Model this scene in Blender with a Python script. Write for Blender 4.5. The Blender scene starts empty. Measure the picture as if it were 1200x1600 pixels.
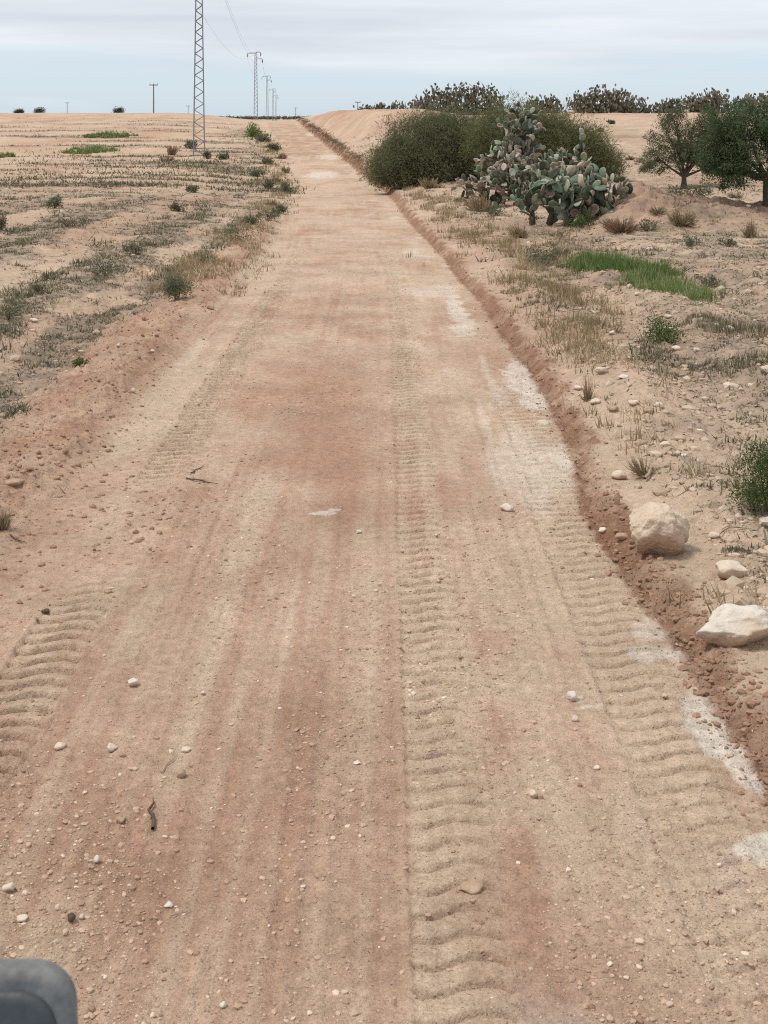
import bpy, bmesh, math, random
import numpy as np
from concurrent.futures import ThreadPoolExecutor
from mathutils import Vector, Matrix, Euler

random.seed(7)
RNG = np.random.default_rng(11)
scene = bpy.context.scene
C = bpy.context.collection

# ---------------------------------------------------------------- camera, sky, sun, exposure
F_PX, HOR, CAM_H = 2000.0, 183.0, 3.0          # focal length and horizon row in photo pixels, eye height
cam_data = bpy.data.cameras.new('camera')
cam = bpy.data.objects.new('camera', cam_data)
C.objects.link(cam)
cam.location = (0, 0, CAM_H)
cam.rotation_euler = (math.radians(90), 0, 0)
cam_data.sensor_fit = 'VERTICAL'
cam_data.sensor_height = 36
cam_data.lens = F_PX / 1600 * 36
cam_data.shift_y = -(800 - HOR) / 1600
cam_data.clip_start = 0.1
cam_data.clip_end = 30000
cam_data.dof.use_dof = True
cam_data.dof.focus_distance = 13
cam_data.dof.aperture_fstop = 14
scene.camera = cam

SUN_EL, SUN_AZ = math.radians(64), math.radians(-98)     # azimuth from +Y (ahead), negative = to the left
world = bpy.data.worlds.new('World')
scene.world = world
world.use_nodes = True
wn, wl = world.node_tree.nodes, world.node_tree.links
wn.clear()
w_out = wn.new('ShaderNodeOutputWorld')
w_bg = wn.new('ShaderNodeBackground')
w_bg.inputs['Strength'].default_value = 0.10
sky = wn.new('ShaderNodeTexSky')
sky.sky_type = 'NISHITA'
sky.sun_disc = False
sky.sun_elevation = SUN_EL
sky.sun_rotation = SUN_AZ
sky.air_density = 1.0
sky.dust_density = 0.6
sky.ozone_density = 2.0
tc = wn.new('ShaderNodeTexCoord')
sep = wn.new('ShaderNodeSeparateXYZ')
wl.new(tc.outputs['Generated'], sep.inputs[0])
mp = wn.new('ShaderNodeMapping')
mp.inputs['Scale'].default_value = (3.2, 3.2, 34)
wl.new(tc.outputs['Generated'], mp.inputs[0])
cn = wn.new('ShaderNodeTexNoise')
cn.inputs['Scale'].default_value = 1.0
cn.inputs['Detail'].default_value = 9
cn.inputs['Roughness'].default_value = 0.55
cn.inputs['Distortion'].default_value = 0.4
wl.new(mp.outputs[0], cn.inputs['Vector'])
# cloud cover: a clear band along the horizon, a thin ragged edge, then an even sheet of cloud overhead
el = wn.new('ShaderNodeMapRange')
el.inputs['From Min'].default_value = 0.020
el.inputs['From Max'].default_value = 0.075
el.inputs['To Min'].default_value = -0.22
el.inputs['To Max'].default_value = 0.40
wl.new(sep.outputs['Z'], el.inputs['Value'])
add = wn.new('ShaderNodeMath'); add.operation = 'ADD'
wl.new(cn.outputs['Fac'], add.inputs[0]); wl.new(el.outputs[0], add.inputs[1])
cr = wn.new('ShaderNodeValToRGB')
cr.color_ramp.elements[0].position = 0.36
cr.color_ramp.elements[0].color = (0, 0, 0, 1)
cr.color_ramp.elements[1].position = 0.74
cr.color_ramp.elements[1].color = (1, 1, 1, 1)
wl.new(add.outputs[0], cr.inputs[0])
# cloud tone: pale and grey-lavender streaks
mp2 = wn.new('ShaderNodeMapping')
mp2.inputs['Scale'].default_value = (3, 3, 44)
mp2.inputs['Location'].default_value = (3.1, 1.7, 0.4)
wl.new(tc.outputs['Generated'], mp2.inputs[0])
cn2 = wn.new('ShaderNodeTexNoise')
cn2.inputs['Scale'].default_value = 1.0
cn2.inputs['Detail'].default_value = 8
wl.new(mp2.outputs[0], cn2.inputs['Vector'])
ctone = wn.new('ShaderNodeValToRGB')
ctone.color_ramp.elements[0].position = 0.33
ctone.color_ramp.elements[0].color = (4.7, 5.0, 5.5, 1)
ctone.color_ramp.elements[1].position = 0.66
ctone.color_ramp.elements[1].color = (6.2, 6.45, 6.8, 1)
wl.new(cn2.outputs['Fac'], ctone.inputs[0])
# clear air: the Nishita sky whitened by thin high cloud
thin = wn.new('ShaderNodeMixRGB')
thin.inputs['Fac'].default_value = 0.72
thin.inputs['Color2'].default_value = (4.55, 5.5, 6.5, 1)
wl.new(sky.outputs[0], thin.inputs['Color1'])
cmix = wn.new('ShaderNodeMixRGB')
cfac = wn.new('ShaderNodeMath'); cfac.operation = 'MULTIPLY'; cfac.inputs[1].default_value = 0.92
wl.new(cr.outputs[0], cfac.inputs[0])
wl.new(cfac.outputs[0], cmix.inputs['Fac'])
wl.new(thin.outputs[0], cmix.inputs['Color1'])
wl.new(ctone.outputs[0], cmix.inputs['Color2'])
wl.new(cmix.outputs[0], w_bg.inputs['Color'])
wl.new(w_bg.outputs[0], w_out.inputs[0])

sun_data = bpy.data.lights.new('sun', 'SUN')
sun_data.energy = 1.7
sun_data.angle = math.radians(11)
sun_data.color = (1.0, 0.95, 0.88)
sun = bpy.data.objects.new('sun', sun_data)
C.objects.link(sun)
to_sun = Vector((math.sin(SUN_AZ) * math.cos(SUN_EL), math.cos(SUN_AZ) * math.cos(SUN_EL), math.sin(SUN_EL)))
sun.rotation_euler = to_sun.to_track_quat('Z', 'Y').to_euler()

vs = scene.view_settings
vs.view_transform = 'Standard'
vs.look = 'None'
vs.exposure = 0.50
vs.gamma = 1.0
vs.use_curve_mapping = False
scene.cycles.use_denoising = False
scene.cycles.filter_width = 1.1
scene.cycles.max_bounces = 5
scene.cycles.diffuse_bounces = 3
scene.cycles.transparent_max_bounces = 4

# ---------------------------------------------------------------- numpy helpers
def _hash(ix, iy, seed):
    h = (ix.astype(np.int64) * 374761393 + iy.astype(np.int64) * 668265263 + seed * 974711) & 0xffffffff
    h = ((h ^ (h >> 13)) * 1274126177) & 0xffffffff
    return (h ^ (h >> 16)) & 0xffff

def noise(x, y, seed=0):
    """gradient noise, about -0.7..0.7"""
    x = np.asarray(x, float); y = np.asarray(y, float)
    x, y = np.broadcast_arrays(x, y)
    ix, iy = np.floor(x), np.floor(y)
    fx, fy = x - ix, y - iy
    ux = fx * fx * fx * (fx * (fx * 6 - 15) + 10)
    uy = fy * fy * fy * (fy * (fy * 6 - 15) + 10)
    def g(dx, dy):
        a = _hash(ix + dx, iy + dy, seed) * (2 * math.pi / 65536)
        return np.cos(a) * (fx - dx) + np.sin(a) * (fy - dy)
    n0 = g(0, 0) * (1 - ux) + g(1, 0) * ux
    n1 = g(0, 1) * (1 - ux) + g(1, 1) * ux
    return (n0 * (1 - uy) + n1 * uy) * 1.4

def fbm(x, y, seed=0, octs=3):
    s, a = 0, 1.0
    for i in range(octs):
        s = s + a * noise(x * 2 ** i, y * 2 ** i, seed + 17 * i)
        a *= 0.5
    return s

def sstep(a, b, x):
    t = np.clip((x - a) / (b - a), 0, 1)
    return t * t * (3 - 2 * t)

def table(pts, w=8.0):
    ys = np.arange(-60, 900, 0.5)
    v = np.interp(ys, [p[0] for p in pts], [p[1] for p in pts])
    k = np.ones(int(w * 2) | 1); k /= k.size
    pad = k.size // 2
    v = np.convolve(np.pad(v, pad, mode='edge'), k, 'valid')
    v = np.convolve(np.pad(v, pad, mode='edge'), k, 'valid')
    return lambda y: np.interp(y, ys, v)

# ---------------------------------------------------------------- the lie of the land
T_road = table([(-60, 0), (13, 0), (20, -.05), (30, -.28), (42, -.5), (58, -.64), (75, -.74), (92, -.14), (110, .25), (133, .76), (158, 1.64), (190, 2.35), (218, 2.45), (300, 1.2), (450, 0), (900, 0)])
T_cx = table([(-60, -.5), (13, -.53), (20, -.52), (30, -.62), (42, -1.3), (58, -1.75), (75, -3.0), (92, -4.9), (133, -9.0), (158, -11.9), (200, -15.9), (260, -20.5), (450, -34), (900, -60)])
T_left = table([(-60, .26), (10, .24), (30, .02), (60, -.3), (100, -.02), (130, 1.1), (160, 2.3), (200, 3.62), (222, 3.65), (300, 1.5), (450, 0), (900, 0)])
T_right = table([(-60, .22), (20, .2), (30, 0), (38, -.15), (55, 0), (70, .6), (90, 1.85), (110, 3.0), (118, 3.2), (130, 3.0), (180, 2.0), (300, .8), (500, 0), (900, 0)], 6)
T_bank = table([(-60, .07), (8, .08), (12, .12), (20, .17), (45, .30), (62, .55), (75, .8), (90, .9), (140, 1.0), (200, .7), (260, .2), (900, 0)])
RL, RR = -2.12, 2.14      # road edges measured from the centre line

T_redge = table([(-60, .15), (5, .15), (6, .12), (7.3, .05), (8.7, -.10), (10, -.08), (13, .10), (19, .05), (27, -.10), (40, 0), (900, 0)], 1.0)
def edge_u(x, y):
    u = x - T_cx(y)
    u = u - T_redge(y) * sstep(.2, 1.3, u)
    return u + (0.045 + .07 * sstep(.5, -.5, u)) * noise(y * 0.30, 0 * y + 3.3, 5) + 0.035 * noise(x * 2.2, y * 1.6, 6) + np.interp(y, [50, 90], [0, .22]) * noise(x * .5, y * .55, 62) + 0.035 * noise(x * 7, y * 7, 61)

LUG = 0.147
def track(x, y, x0, x1, depth, wav, seed, y0, y1, rough=0.5):
    dx = T_cx(y) - float(T_cx(10.0))
    v = (x - dx - x0 - 0.020 * noise(y * 0.7, 0 * y, seed) - .008 * noise(y * 3.1, x * 2, seed + 26)) / (x1 - x0)
    m = sstep(-0.07, 0.03, v) * sstep(1.07, 0.97, v)
    fade = sstep(y0, y0 + 0.5, y) * sstep(y1, y1 * 0.82, y)
    patch = np.clip(1.0 + rough * 1.1 * fbm(x * 0.5, y * 0.55, seed + 3, 2), 0.2, 1.25)
    wave = wav * (np.sin(2 * math.pi * v * 0.92 + 0.6) + 0.25 * noise(v * 3, y * 1.3, seed + 9))
    f = (y + wave + .022 * noise(y * 1.1, 0 * y, seed + 22) + .008 * noise(x * 9, y * 9, seed + 23)) / LUG
    f = f - np.floor(f)
    saw = np.where(f < 0.12, f / 0.12, 1 - ((f - 0.12) / 0.88) ** 1.7)
    groove = np.exp(-((f - 0.03) / 0.068) ** 2) + np.exp(-((f - 1.03) / 0.068) ** 2)
    depth = depth * np.interp(y, [4, 6.5, 10, 15], [.78, .98, 1.15, 1.7])
    z = m * fade * (-0.3 * depth + patch * depth * (0.6 * saw - 1.25 * groove * (0.75 + 0.55 * np.clip(noise(v * 2.4, y * 1.9, seed + 21) + .35, 0, 1))))
    rim = np.exp(-((v + 0.06) / 0.045) ** 2) + 0.8 * np.exp(-((v - 1.06) / 0.045) ** 2)
    z = z + rim * fade * 0.45 * depth * (1 + noise(x * 3, y * 5, seed + 4))
    z = z - 0.35 * depth * fade * (np.exp(-((v - 0.0) / 0.025) ** 2) * sstep(-.5, .2, noise(y * 1.3, 0 * y, seed + 24)) + np.exp(-((v - 1.0) / 0.025) ** 2) * sstep(-.2, .4, noise(y * 1.1, 0 * y + 5, seed + 25)))
    return z, m * fade

def heights(x, y):
    """_heights in chunks on several threads"""
    x = np.asarray(x, float); y = np.asarray(y, float)
    if x.size < 6000: return _heights(x, y)
    k = int(math.ceil(x.size / 12000))
    with ThreadPoolExecutor(4) as ex:
        parts = list(ex.map(lambda a: _heights(*a), zip(np.array_split(x, k), np.array_split(y, k))))
    return tuple(np.concatenate(p) for p in zip(*parts))

def _heights(x, y):
    """ground height and material masks (red, chalk, litter, dark red) at x, y"""
    x = np.asarray(x, float); y = np.asarray(y, float)
    eu = edge_u(x, y)
    u = x - T_cx(y)
    zr = T_road(y)
    wlft = np.interp(y, [0, 60, 200], [2.6, 7, 16])
    wrgt = np.interp(y, [0, 30, 60, 120], [4, 4, 5, 7])
    zl = zr + (T_left(y) - zr) * sstep(2.2, 2.2 + wlft, -u)
    bank = T_bank(y)
    bw = np.interp(y, [0, 30, 90], [0.24, 0.25, 0.45])
    zb = zr + bank * (.55 * sstep(RR, RR + bw, eu) + .45 * sstep(RR + bw, RR + 1.9, eu))
    zrt = zb + (T_right(y) - zb) * sstep(3.6, 3.6 + wrgt, u)
    z = np.where(u < 0, zl, zrt)
    # spoil mound right of the road
    r = np.hypot((u - 9.2) / 7.4, (y - 150) / 61) + 0.10 * fbm(x * .25, y * .12, 31, 2)
    un = u + .9 * fbm(x * .35, y * .16, 34, 2) + .35 * noise(x * 1.2, y * .7, 35)
    mk = sstep(1.0, 0.50, r) * sstep(2.3, 5.6, un)
    z = z + (3.72 + 0.10 * fbm(x * .3, y * .2, 33, 2) - z) * mk
    mound = mk.copy()
    # low bank of earth in front of the olive trees
    hb = np.interp(x, [5.5, 7.0, 9.3, 11.2, 16, 40], [0, 1.02, .80, .56, .5, .4])
    yb = 37.3 + 0.5 * noise(x * .3, 0 * x, 41)
    e = np.exp(-(np.maximum(yb - y, 0) / 2.2) ** 1.5 - (np.maximum(y - yb, 0) / 1.5) ** 1.7)
    z = z + hb * e * (1 + .22 * fbm(x * 1.1, y * 1.1, 42, 4)) + hb * sstep(.15, .5, e) * .10 * fbm(x * 3.2, y * 3.2, 45, 3)
    berm = np.clip(e * sstep(5.6, 6.6, x), 0, 1)
    # ridge on the right skyline, and a heap left of the road
    z = z + 0.22 * np.exp(-((y - 117) / 3.0) ** 2) * sstep(8, 12, x) * (1 + .5 * noise(x * .3, 0 * x, 43))
    rh = np.hypot((x + 15.3) / 2.6, (y - 142) / 7)
    z = z + 0.75 * sstep(1, .2, rh) * (1 + .4 * fbm(x * .7, y * .3, 44, 2))
    # roughness
    off = np.clip(sstep(2.2, 3.0, np.abs(u)), 0, 1)
    near = sstep(60, 18, y)
    # rubble ridge behind the cut and low uneven steps up the right verge
    vr = sstep(7, 10, y) * sstep(36, 26, y) * (u > 0)
    z = z + vr * (.11 * np.exp(-((u - 3.05) / .42) ** 2) * np.clip(1 + 1.1 * fbm(x * .9, y * .55, 221, 2), .1, 2)
                  + .13 * np.exp(-((u - 4.75 - .3 * noise(y * .3, 0 * y, 222)) / .55) ** 2) * np.clip(1 + .9 * fbm(x * .7, y * .45, 223, 2), .1, 2)
                  + .16 * sstep(5.6, 6.5, u + .5 * noise(y * .25, 0 * y, 224)))
    z = z + off * (0.10 * fbm(x * .22, y * .22, 51, 3) + 0.045 * fbm(x * .9, y * .9, 52, 3) * sstep(150, 60, y))
    z = z + off * 0.05 * np.sin(u * 2 * math.pi / 2.5 + .8) * sstep(2.9, 4.5, -u) * sstep(60, 30, y)
    z = z + near * off * (0.038 * fbm(x * 3.1, y * 3.1, 53, 3) + 0.026 * np.maximum(fbm(x * 9, y * 9, 54, 3), -.1))
    road = sstep(RL - .05, RL + .05, eu) * sstep(RR + .03, RR - .03, eu)
    # left windrow of loose red earth
    wr = np.exp(-((np.minimum(eu + 2.55, 0) / .75) ** 2 + (np.maximum(eu + 2.55, 0) / .33) ** 2))
    lane = sstep(60, 35, y)
    z = z + wr * (0.11 + .06 * noise(x * 1.2, y * .5, 55)) * lane
    z = z + sstep(.25, .6, wr) * lane * (0.045 * np.maximum(fbm(x * 6, y * 6, 56, 3), -.2) + 0.030 * np.maximum(fbm(x * 17, y * 17, 57, 2), 0))
    # right furrow with clods
    rag = .16 * fbm(x * 2.6, y * 1.4, 209, 3)
    dt = sstep(RR - .05, RR + .01, eu) * sstep(RR + bw + .09, RR + bw - .13, eu + rag)
    fur = np.exp(-((eu - RR - .07) / .07) ** 2)
    z = z - .045 * fur * sstep(80, 40, y)
    z = z + dt * near * (0.026 * np.maximum(fbm(x * 9, y * 9, 58, 3), -.25) + 0.030 * np.maximum(fbm(x * 22, y * 22, 59, 2), 0))
    # road: ruts, long graded streaks, small clods
    crown = -0.02 * (u / 2.1) ** 2
    streak = 0.008 * noise(u * 9, y * .16, 62) + 0.008 * noise(u * 24, y * .28, 63)
    z = z + road * (crown + 0.012 * fbm(x * .7, y * .5, 64, 2) + streak * sstep(.35, -.25, noise(u * .8, y * .12, 65)) )
    rub = sstep(-.1, .35, fbm(x * .8, y * .35, 66, 2) + .35 * np.exp(-((u + .2) / .55) ** 2) + .25 * sstep(7.5, 5, y) * sstep(.3, -.6, x) + .45 * np.exp(-((x - .57) / .1) ** 2) * sstep(10, 7.5, y))
    z = z + road * sstep(28, 12, y) * (rub * 0.0115 * np.maximum(fbm(x * 13, y * 13, 67, 3), -.1) + 0.0022 * fbm(x * 30, y * 30, 68, 2))
    # scattered crumbs left of the lane at 8..12 m
    cr_ = np.exp(-((x + 2.0) / .55) ** 2 - ((y - 9.7) / 1.1) ** 2)
    z = z + cr_ * 0.03 * np.maximum(fbm(x * 6, y * 5, 69, 3) - .08, 0)
    # tyre tracks
    t1, m1 = track(x, y, .105, .435, .0200, .030, 71, 2.0, 40, .4)
    t2, m2 = track(x, y, -2.06, -1.69, .042, .036, 81, 2.0, 8.7, .15)
    t3, m3 = track(x, y, -2.04, -1.70, .036, .024, 85, 10.4, 36, .2)
    t4, m4 = track(x, y, 1.13, 1.60, .0165, .042, 91, 2.0, 11.5, .5)
    t5, m5 = track(x, y, 1.20, 1.70, .017, .030, 95, 9.6, 15.5, .6)
    z = z + t1 + t2 + t3 + t4 + t5
    trk = np.clip(m1 + m2 + m3 + m4 + m5, 0, 1)

    # ---- masks
    n1 = fbm(x * .55, y * .22, 101, 3)
    n2 = fbm(x * 1.6, y * 1.0, 102, 3)
    red = road * (0.33 + .62 * n1 + .30 * n2 + .22 * fbm(x * 4.5, y * 1.3, 210, 3) - .22 * trk + .30 * np.exp(-((u + .15) / .75) ** 2) * sstep(26, 9, y)
                  + .22 * sstep(7.5, 5.2, y) * sstep(.3, -.4, x) - .2 * sstep(14, 40, y) + (.42 + .3 * n2) * sstep(88, 104, y) * sstep(185, 160, y))
    red = red + road * (.42 * noise(u * 8, y * .16, 103) + .32 * noise(u * 19, y * .25, 203)) * sstep(-.3, .3, noise(u * .9, y * .1, 104))
    red = red - road * .30 * np.exp(-((eu + 1.75) / .38) ** 2) * sstep(8.5, 11, y) * sstep(34, 22, y)
    red = red + road * .45 * np.exp(-((x - .56 - .03 * noise(y * .8, 0 * y, 208)) / .09) ** 2) * sstep(10, 7.5, y) * (.7 + n2)
    red = np.maximum(red, sstep(.2, .7, wr) * lane * (.74 + .45 * n2))
    red = red + (1 - road) * (0.20 + .5 * fbm(x * .18, y * .10, 105, 3) + .35 * fbm(x * .10, y * .45, 206, 3) * sstep(25, 60, y)) * (1 - sstep(.2, .7, wr))
    red = red + .35 * np.clip(fbm(x * .06, y * .03, 106, 2), 0, 1) * sstep(40, 80, y) * (1 - road)
    red = red + .22 * (mound + berm) * (1 - road)
    dark = dt * (0.88 + .35 * n2 + .30 * fbm(x * 5, y * 5, 205, 2)) * np.interp(y, [0, 60, 150, 220], [1, 1, 1.3, .5])  # dark red soil, deepened on the far cut to stand in for shade
    dark = dark * sstep(230, 190, y)
    chalk = np.zeros_like(z)
    for (cx, cy, rx, ry, a) in CHALK:
        q = ((x - cx) / rx) ** 2 + ((y - cy) / ry) ** 2
        chalk = np.maximum(chalk, a * sstep(.0, .62, 1.08 - q + .9 * fbm(x * 4.2, y * 2.4, 107, 3) + .28 * fbm(x * 15, y * 9, 108, 2)))
    chalk = np.maximum(chalk, .5 * sstep(.45, .95, fbm(x * .9, y * .32, 109, 3) + .5 * np.exp(-((eu - 1.75) / .35) ** 2)) * sstep(.4, 1.2, eu))
    chalk = chalk * sstep(RR + .04, RR - .04, eu) * sstep(RL, RL + .1, eu)
    front = berm * sstep(38.5, 35.5, y) * sstep(-.1, .5, n2)  # bank face: dry litter, its darkening partly painted shade
    foot = sstep(21.5, 25, y) * sstep(35, 32, y) * sstep(3.8, 5.0, x) * sstep(-.5, .15, n2 + .5 * n1)
    lit = np.maximum(litter(x, y, u), np.maximum(.6 * front, .95 * foot))
    lit = np.maximum(lit, sstep(2.4, 3.4, np.abs(u)) * np.where(u > 0, .55, .22) * sstep(-.6, .3, n2) * sstep(120, 70, y)) * (1 - road) * (1 - sstep(.25, .8, wr) * lane) * (1 - dt)
    return z, np.clip(red, 0, 1), np.clip(chalk, 0, 1), np.clip(lit, 0, 1), np.clip(dark, 0, 1), eu, mound, berm

def litter(x, y, u):
    """where low weeds and their grey litter cover the soil, 0..1"""
    n = fbm(x * .8, y * .32, 111, 3)
    nb = fbm(x * 2.5, y * 2.0, 112, 2)
    w = np.zeros_like(x)
    for c, hw, a in ((-3.5, .42, .85), (-5.1, .75, 1.05), (-8.1, 1.15, 1.0), (-11.6, 1.2, .9), (-15.3, 1.5, .9)):
        w = np.maximum(w, a * np.exp(-((u - c + .25 * noise(y * .25, 0 * y, 113)) / hw) ** 2))
    left = sstep(.26, .58, w + .48 * n + .28 * nb) * sstep(70, 38, y)
    far = sstep(.02, .45, fbm(x * .05, y * .22, 114, 3) + .15 * nb) * sstep(34, 52, y) * sstep(190, 130, y) * sstep(-3.2, -6, u)
    vergeL = np.exp(-((u + 4.4) / 2.2) ** 2) * sstep(26, 38, y) * sstep(170, 90, y) * sstep(-.25, .25, n + nb * .5)
    left = np.maximum(np.maximum(left, 1.0 * far), .85 * vergeL) * (u < 0)
    right = .45 * sstep(-.55, .1, n + .4 * nb) + .65 * sstep(.0, .45, n + .25 * nb + .15 * np.sin(u * 1.5 + 1))
    right = right * sstep(3.0, 3.9, u) * sstep(46, 34, y) * sstep(6, 9, y)
    right = np.maximum(right, .6 * sstep(.05, .45, fbm(x * .10, y * .25, 115, 3)) * sstep(42, 60, y) * sstep(110, 90, y) * (u > 3.5))
    return np.maximum(left, right * (u > 0))

CHALK = []
def flat(px, py, z=0.0):
    d = F_PX * (CAM_H - z) / (py - HOR)
    return (px - 600) * d / F_PX, d
for px, py, rx, ry, a in [(712, 470, .16, 2.4, .85), (722, 500, .22, 1.2, .7), (820, 592, .22, 1.8, .95), (768, 590, .06, 2.0, .5), (840, 622, .12, .8, .9),
                          (765, 680, .05, 1.6, .4), (1015, 975, .14, .22, .7), (1030, 1020, .20, .12, .9), (1095, 1100, .10, .22, .75),
                          (1128, 1150, .16, .34, 1.1), (1165, 1195, .13, .24, 1.1), (1192, 1320, .12, .14, 1.1), (880, 715, .10, .4, .8), (510, 802, .13, .05, 1.3), (525, 797, .06, .04, 1.2),
                          (900, 1090, .035, .06, 1.0), (925, 1104, .10, .035, .6), (800, 798, .10, .04, .6), (940, 826, .08, .10, .7),
                          (300, 545, .10, 1.2, .3), (503, 270, 1.1, 3.5, .75), (512, 254, .9, 4.0, .8), (490, 231, 1.0, 5.0, .8), (455, 200, 1.0, 6.0, .6)]:
    cx, cy = flat(px, py, -.45 if py < 300 else 0)
    CHALK.append((cx, cy, rx, ry, a))

def ground_z(x, y):
    return heights(np.array([x], float), np.array([y], float))[0][0]

def at(px, py):
    """the point of the ground seen at photo pixel (px, py)"""
    z = 0.0
    d = 20.0
    # march outward until the ground rises above the ray
    ds = np.geomspace(3, 400, 300)
    xs = (px - 600) / F_PX * ds
    zs = CAM_H - (py - HOR) / F_PX * ds
    gz = heights(xs, ds)[0]
    i = int(np.argmax(gz >= zs)) if (gz >= zs).any() else len(ds) - 1
    i = max(i, 1)
    a0, a1 = zs[i - 1] - gz[i - 1], zs[i] - gz[i]
    t = a0 / (a0 - a1) if a0 != a1 else 0
    d = ds[i - 1] + (ds[i] - ds[i - 1]) * t
    x = (px - 600) / F_PX * d
    return Vector((x, d, ground_z(x, d)))

# ---------------------------------------------------------------- object helpers
def mesh_np(name, V, Fc, smooth=False, tint=None):
    V = np.asarray(V, np.float32); Fc = np.asarray(Fc, np.int32)
    me = bpy.data.meshes.new(name)
    n, k = Fc.shape
    me.vertices.add(len(V)); me.vertices.foreach_set('co', V.ravel())
    me.loops.add(n * k); me.loops.foreach_set('vertex_index', Fc.ravel())
    me.polygons.add(n)
    me.polygons.foreach_set('loop_start', np.arange(0, n * k, k, dtype=np.int32))
    me.polygons.foreach_set('use_smooth', np.full(n, smooth))
    if tint is not None:
        a = me.attributes.new('tint', 'FLOAT', 'FACE')
        a.data.foreach_set('value', np.asarray(tint, np.float32))
    me.update(calc_edges=True)
    return me

def link(name, me, mat=None, parent=None):
    o = bpy.data.objects.new(name, me)
    C.objects.link(o)
    if mat is not None and me is not None and len(me.materials) == 0:
        me.materials.append(mat)
    if parent is not None:
        o.parent = parent
    return o

def tag(o, label, cat, group=None):
    o['label'] = label; o['category'] = cat
    if group: o['group'] = group
    return o

def thing(name, loc, label, cat, group=None, rz=0):
    o = bpy.data.objects.new(name, None)
    o.empty_display_size = .2
    C.objects.link(o)
    o.location = loc; o.rotation_euler = (0, 0, rz)
    return tag(o, label, cat, group)

class MB:
    """collects tubes and boxes; quads only"""
    def __init__(s): s.V, s.F = [], []
    def tube(s, pts, rad, n=6):
        pts = [Vector(p) for p in pts]
        if not hasattr(rad, '__len__'): rad = [rad] * len(pts)
        base = len(s.V)
        for i, p in enumerate(pts):
            d = (pts[min(i + 1, len(pts) - 1)] - pts[max(i - 1, 0)]).normalized()
            a = d.orthogonal().normalized() if i == 0 else (prev - d * prev.dot(d)).normalized()
            prev = a
            b = d.cross(a)
            for j in range(n):
                t = 2 * math.pi * j / n
                s.V.append(tuple(p + (a * math.cos(t) + b * math.sin(t)) * rad[i]))
        for i in range(len(pts) - 1):
            for j in range(n):
                q = base + i * n
                s.F.append((q + j, q + (j + 1) % n, q + n + (j + 1) % n, q + n + j))
        for end, rev in ((base, True), (base + (len(pts) - 1) * n, False)):
            if n == 4:
                f = [end + k for k in range(4)]
                s.F.append(tuple(f[::-1]) if rev else tuple(f))
        return s
    def bar(s, a, b, w): return s.tube([a, b], w * .7071, 4)
    def box(s, lo, hi):
        b = len(s.V)
        for z in (lo[2], hi[2]):
            s.V += [(lo[0], lo[1], z), (hi[0], lo[1], z), (hi[0], hi[1], z), (lo[0], hi[1], z)]
        s.F += [(b + 3, b + 2, b + 1, b), (b + 4, b + 5, b + 6, b + 7)]
        for j in range(4):
            k = (j + 1) % 4
            s.F.append((b + j, b + k, b + 4 + k, b + 4 + j))
        return s
    def mesh(s, name, smooth=False): return mesh_np(name, s.V, s.F, smooth)

# ---------------------------------------------------------------- materials
def new_mat(name):
    m = bpy.data.materials.new(name); m.use_nodes = True
    nt = m.node_tree
    b = nt.nodes['Principled BSDF']
    b.inputs['Roughness'].default_value = .9
    b.inputs['Specular IOR Level'].default_value = .15
    return m, nt, b

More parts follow.
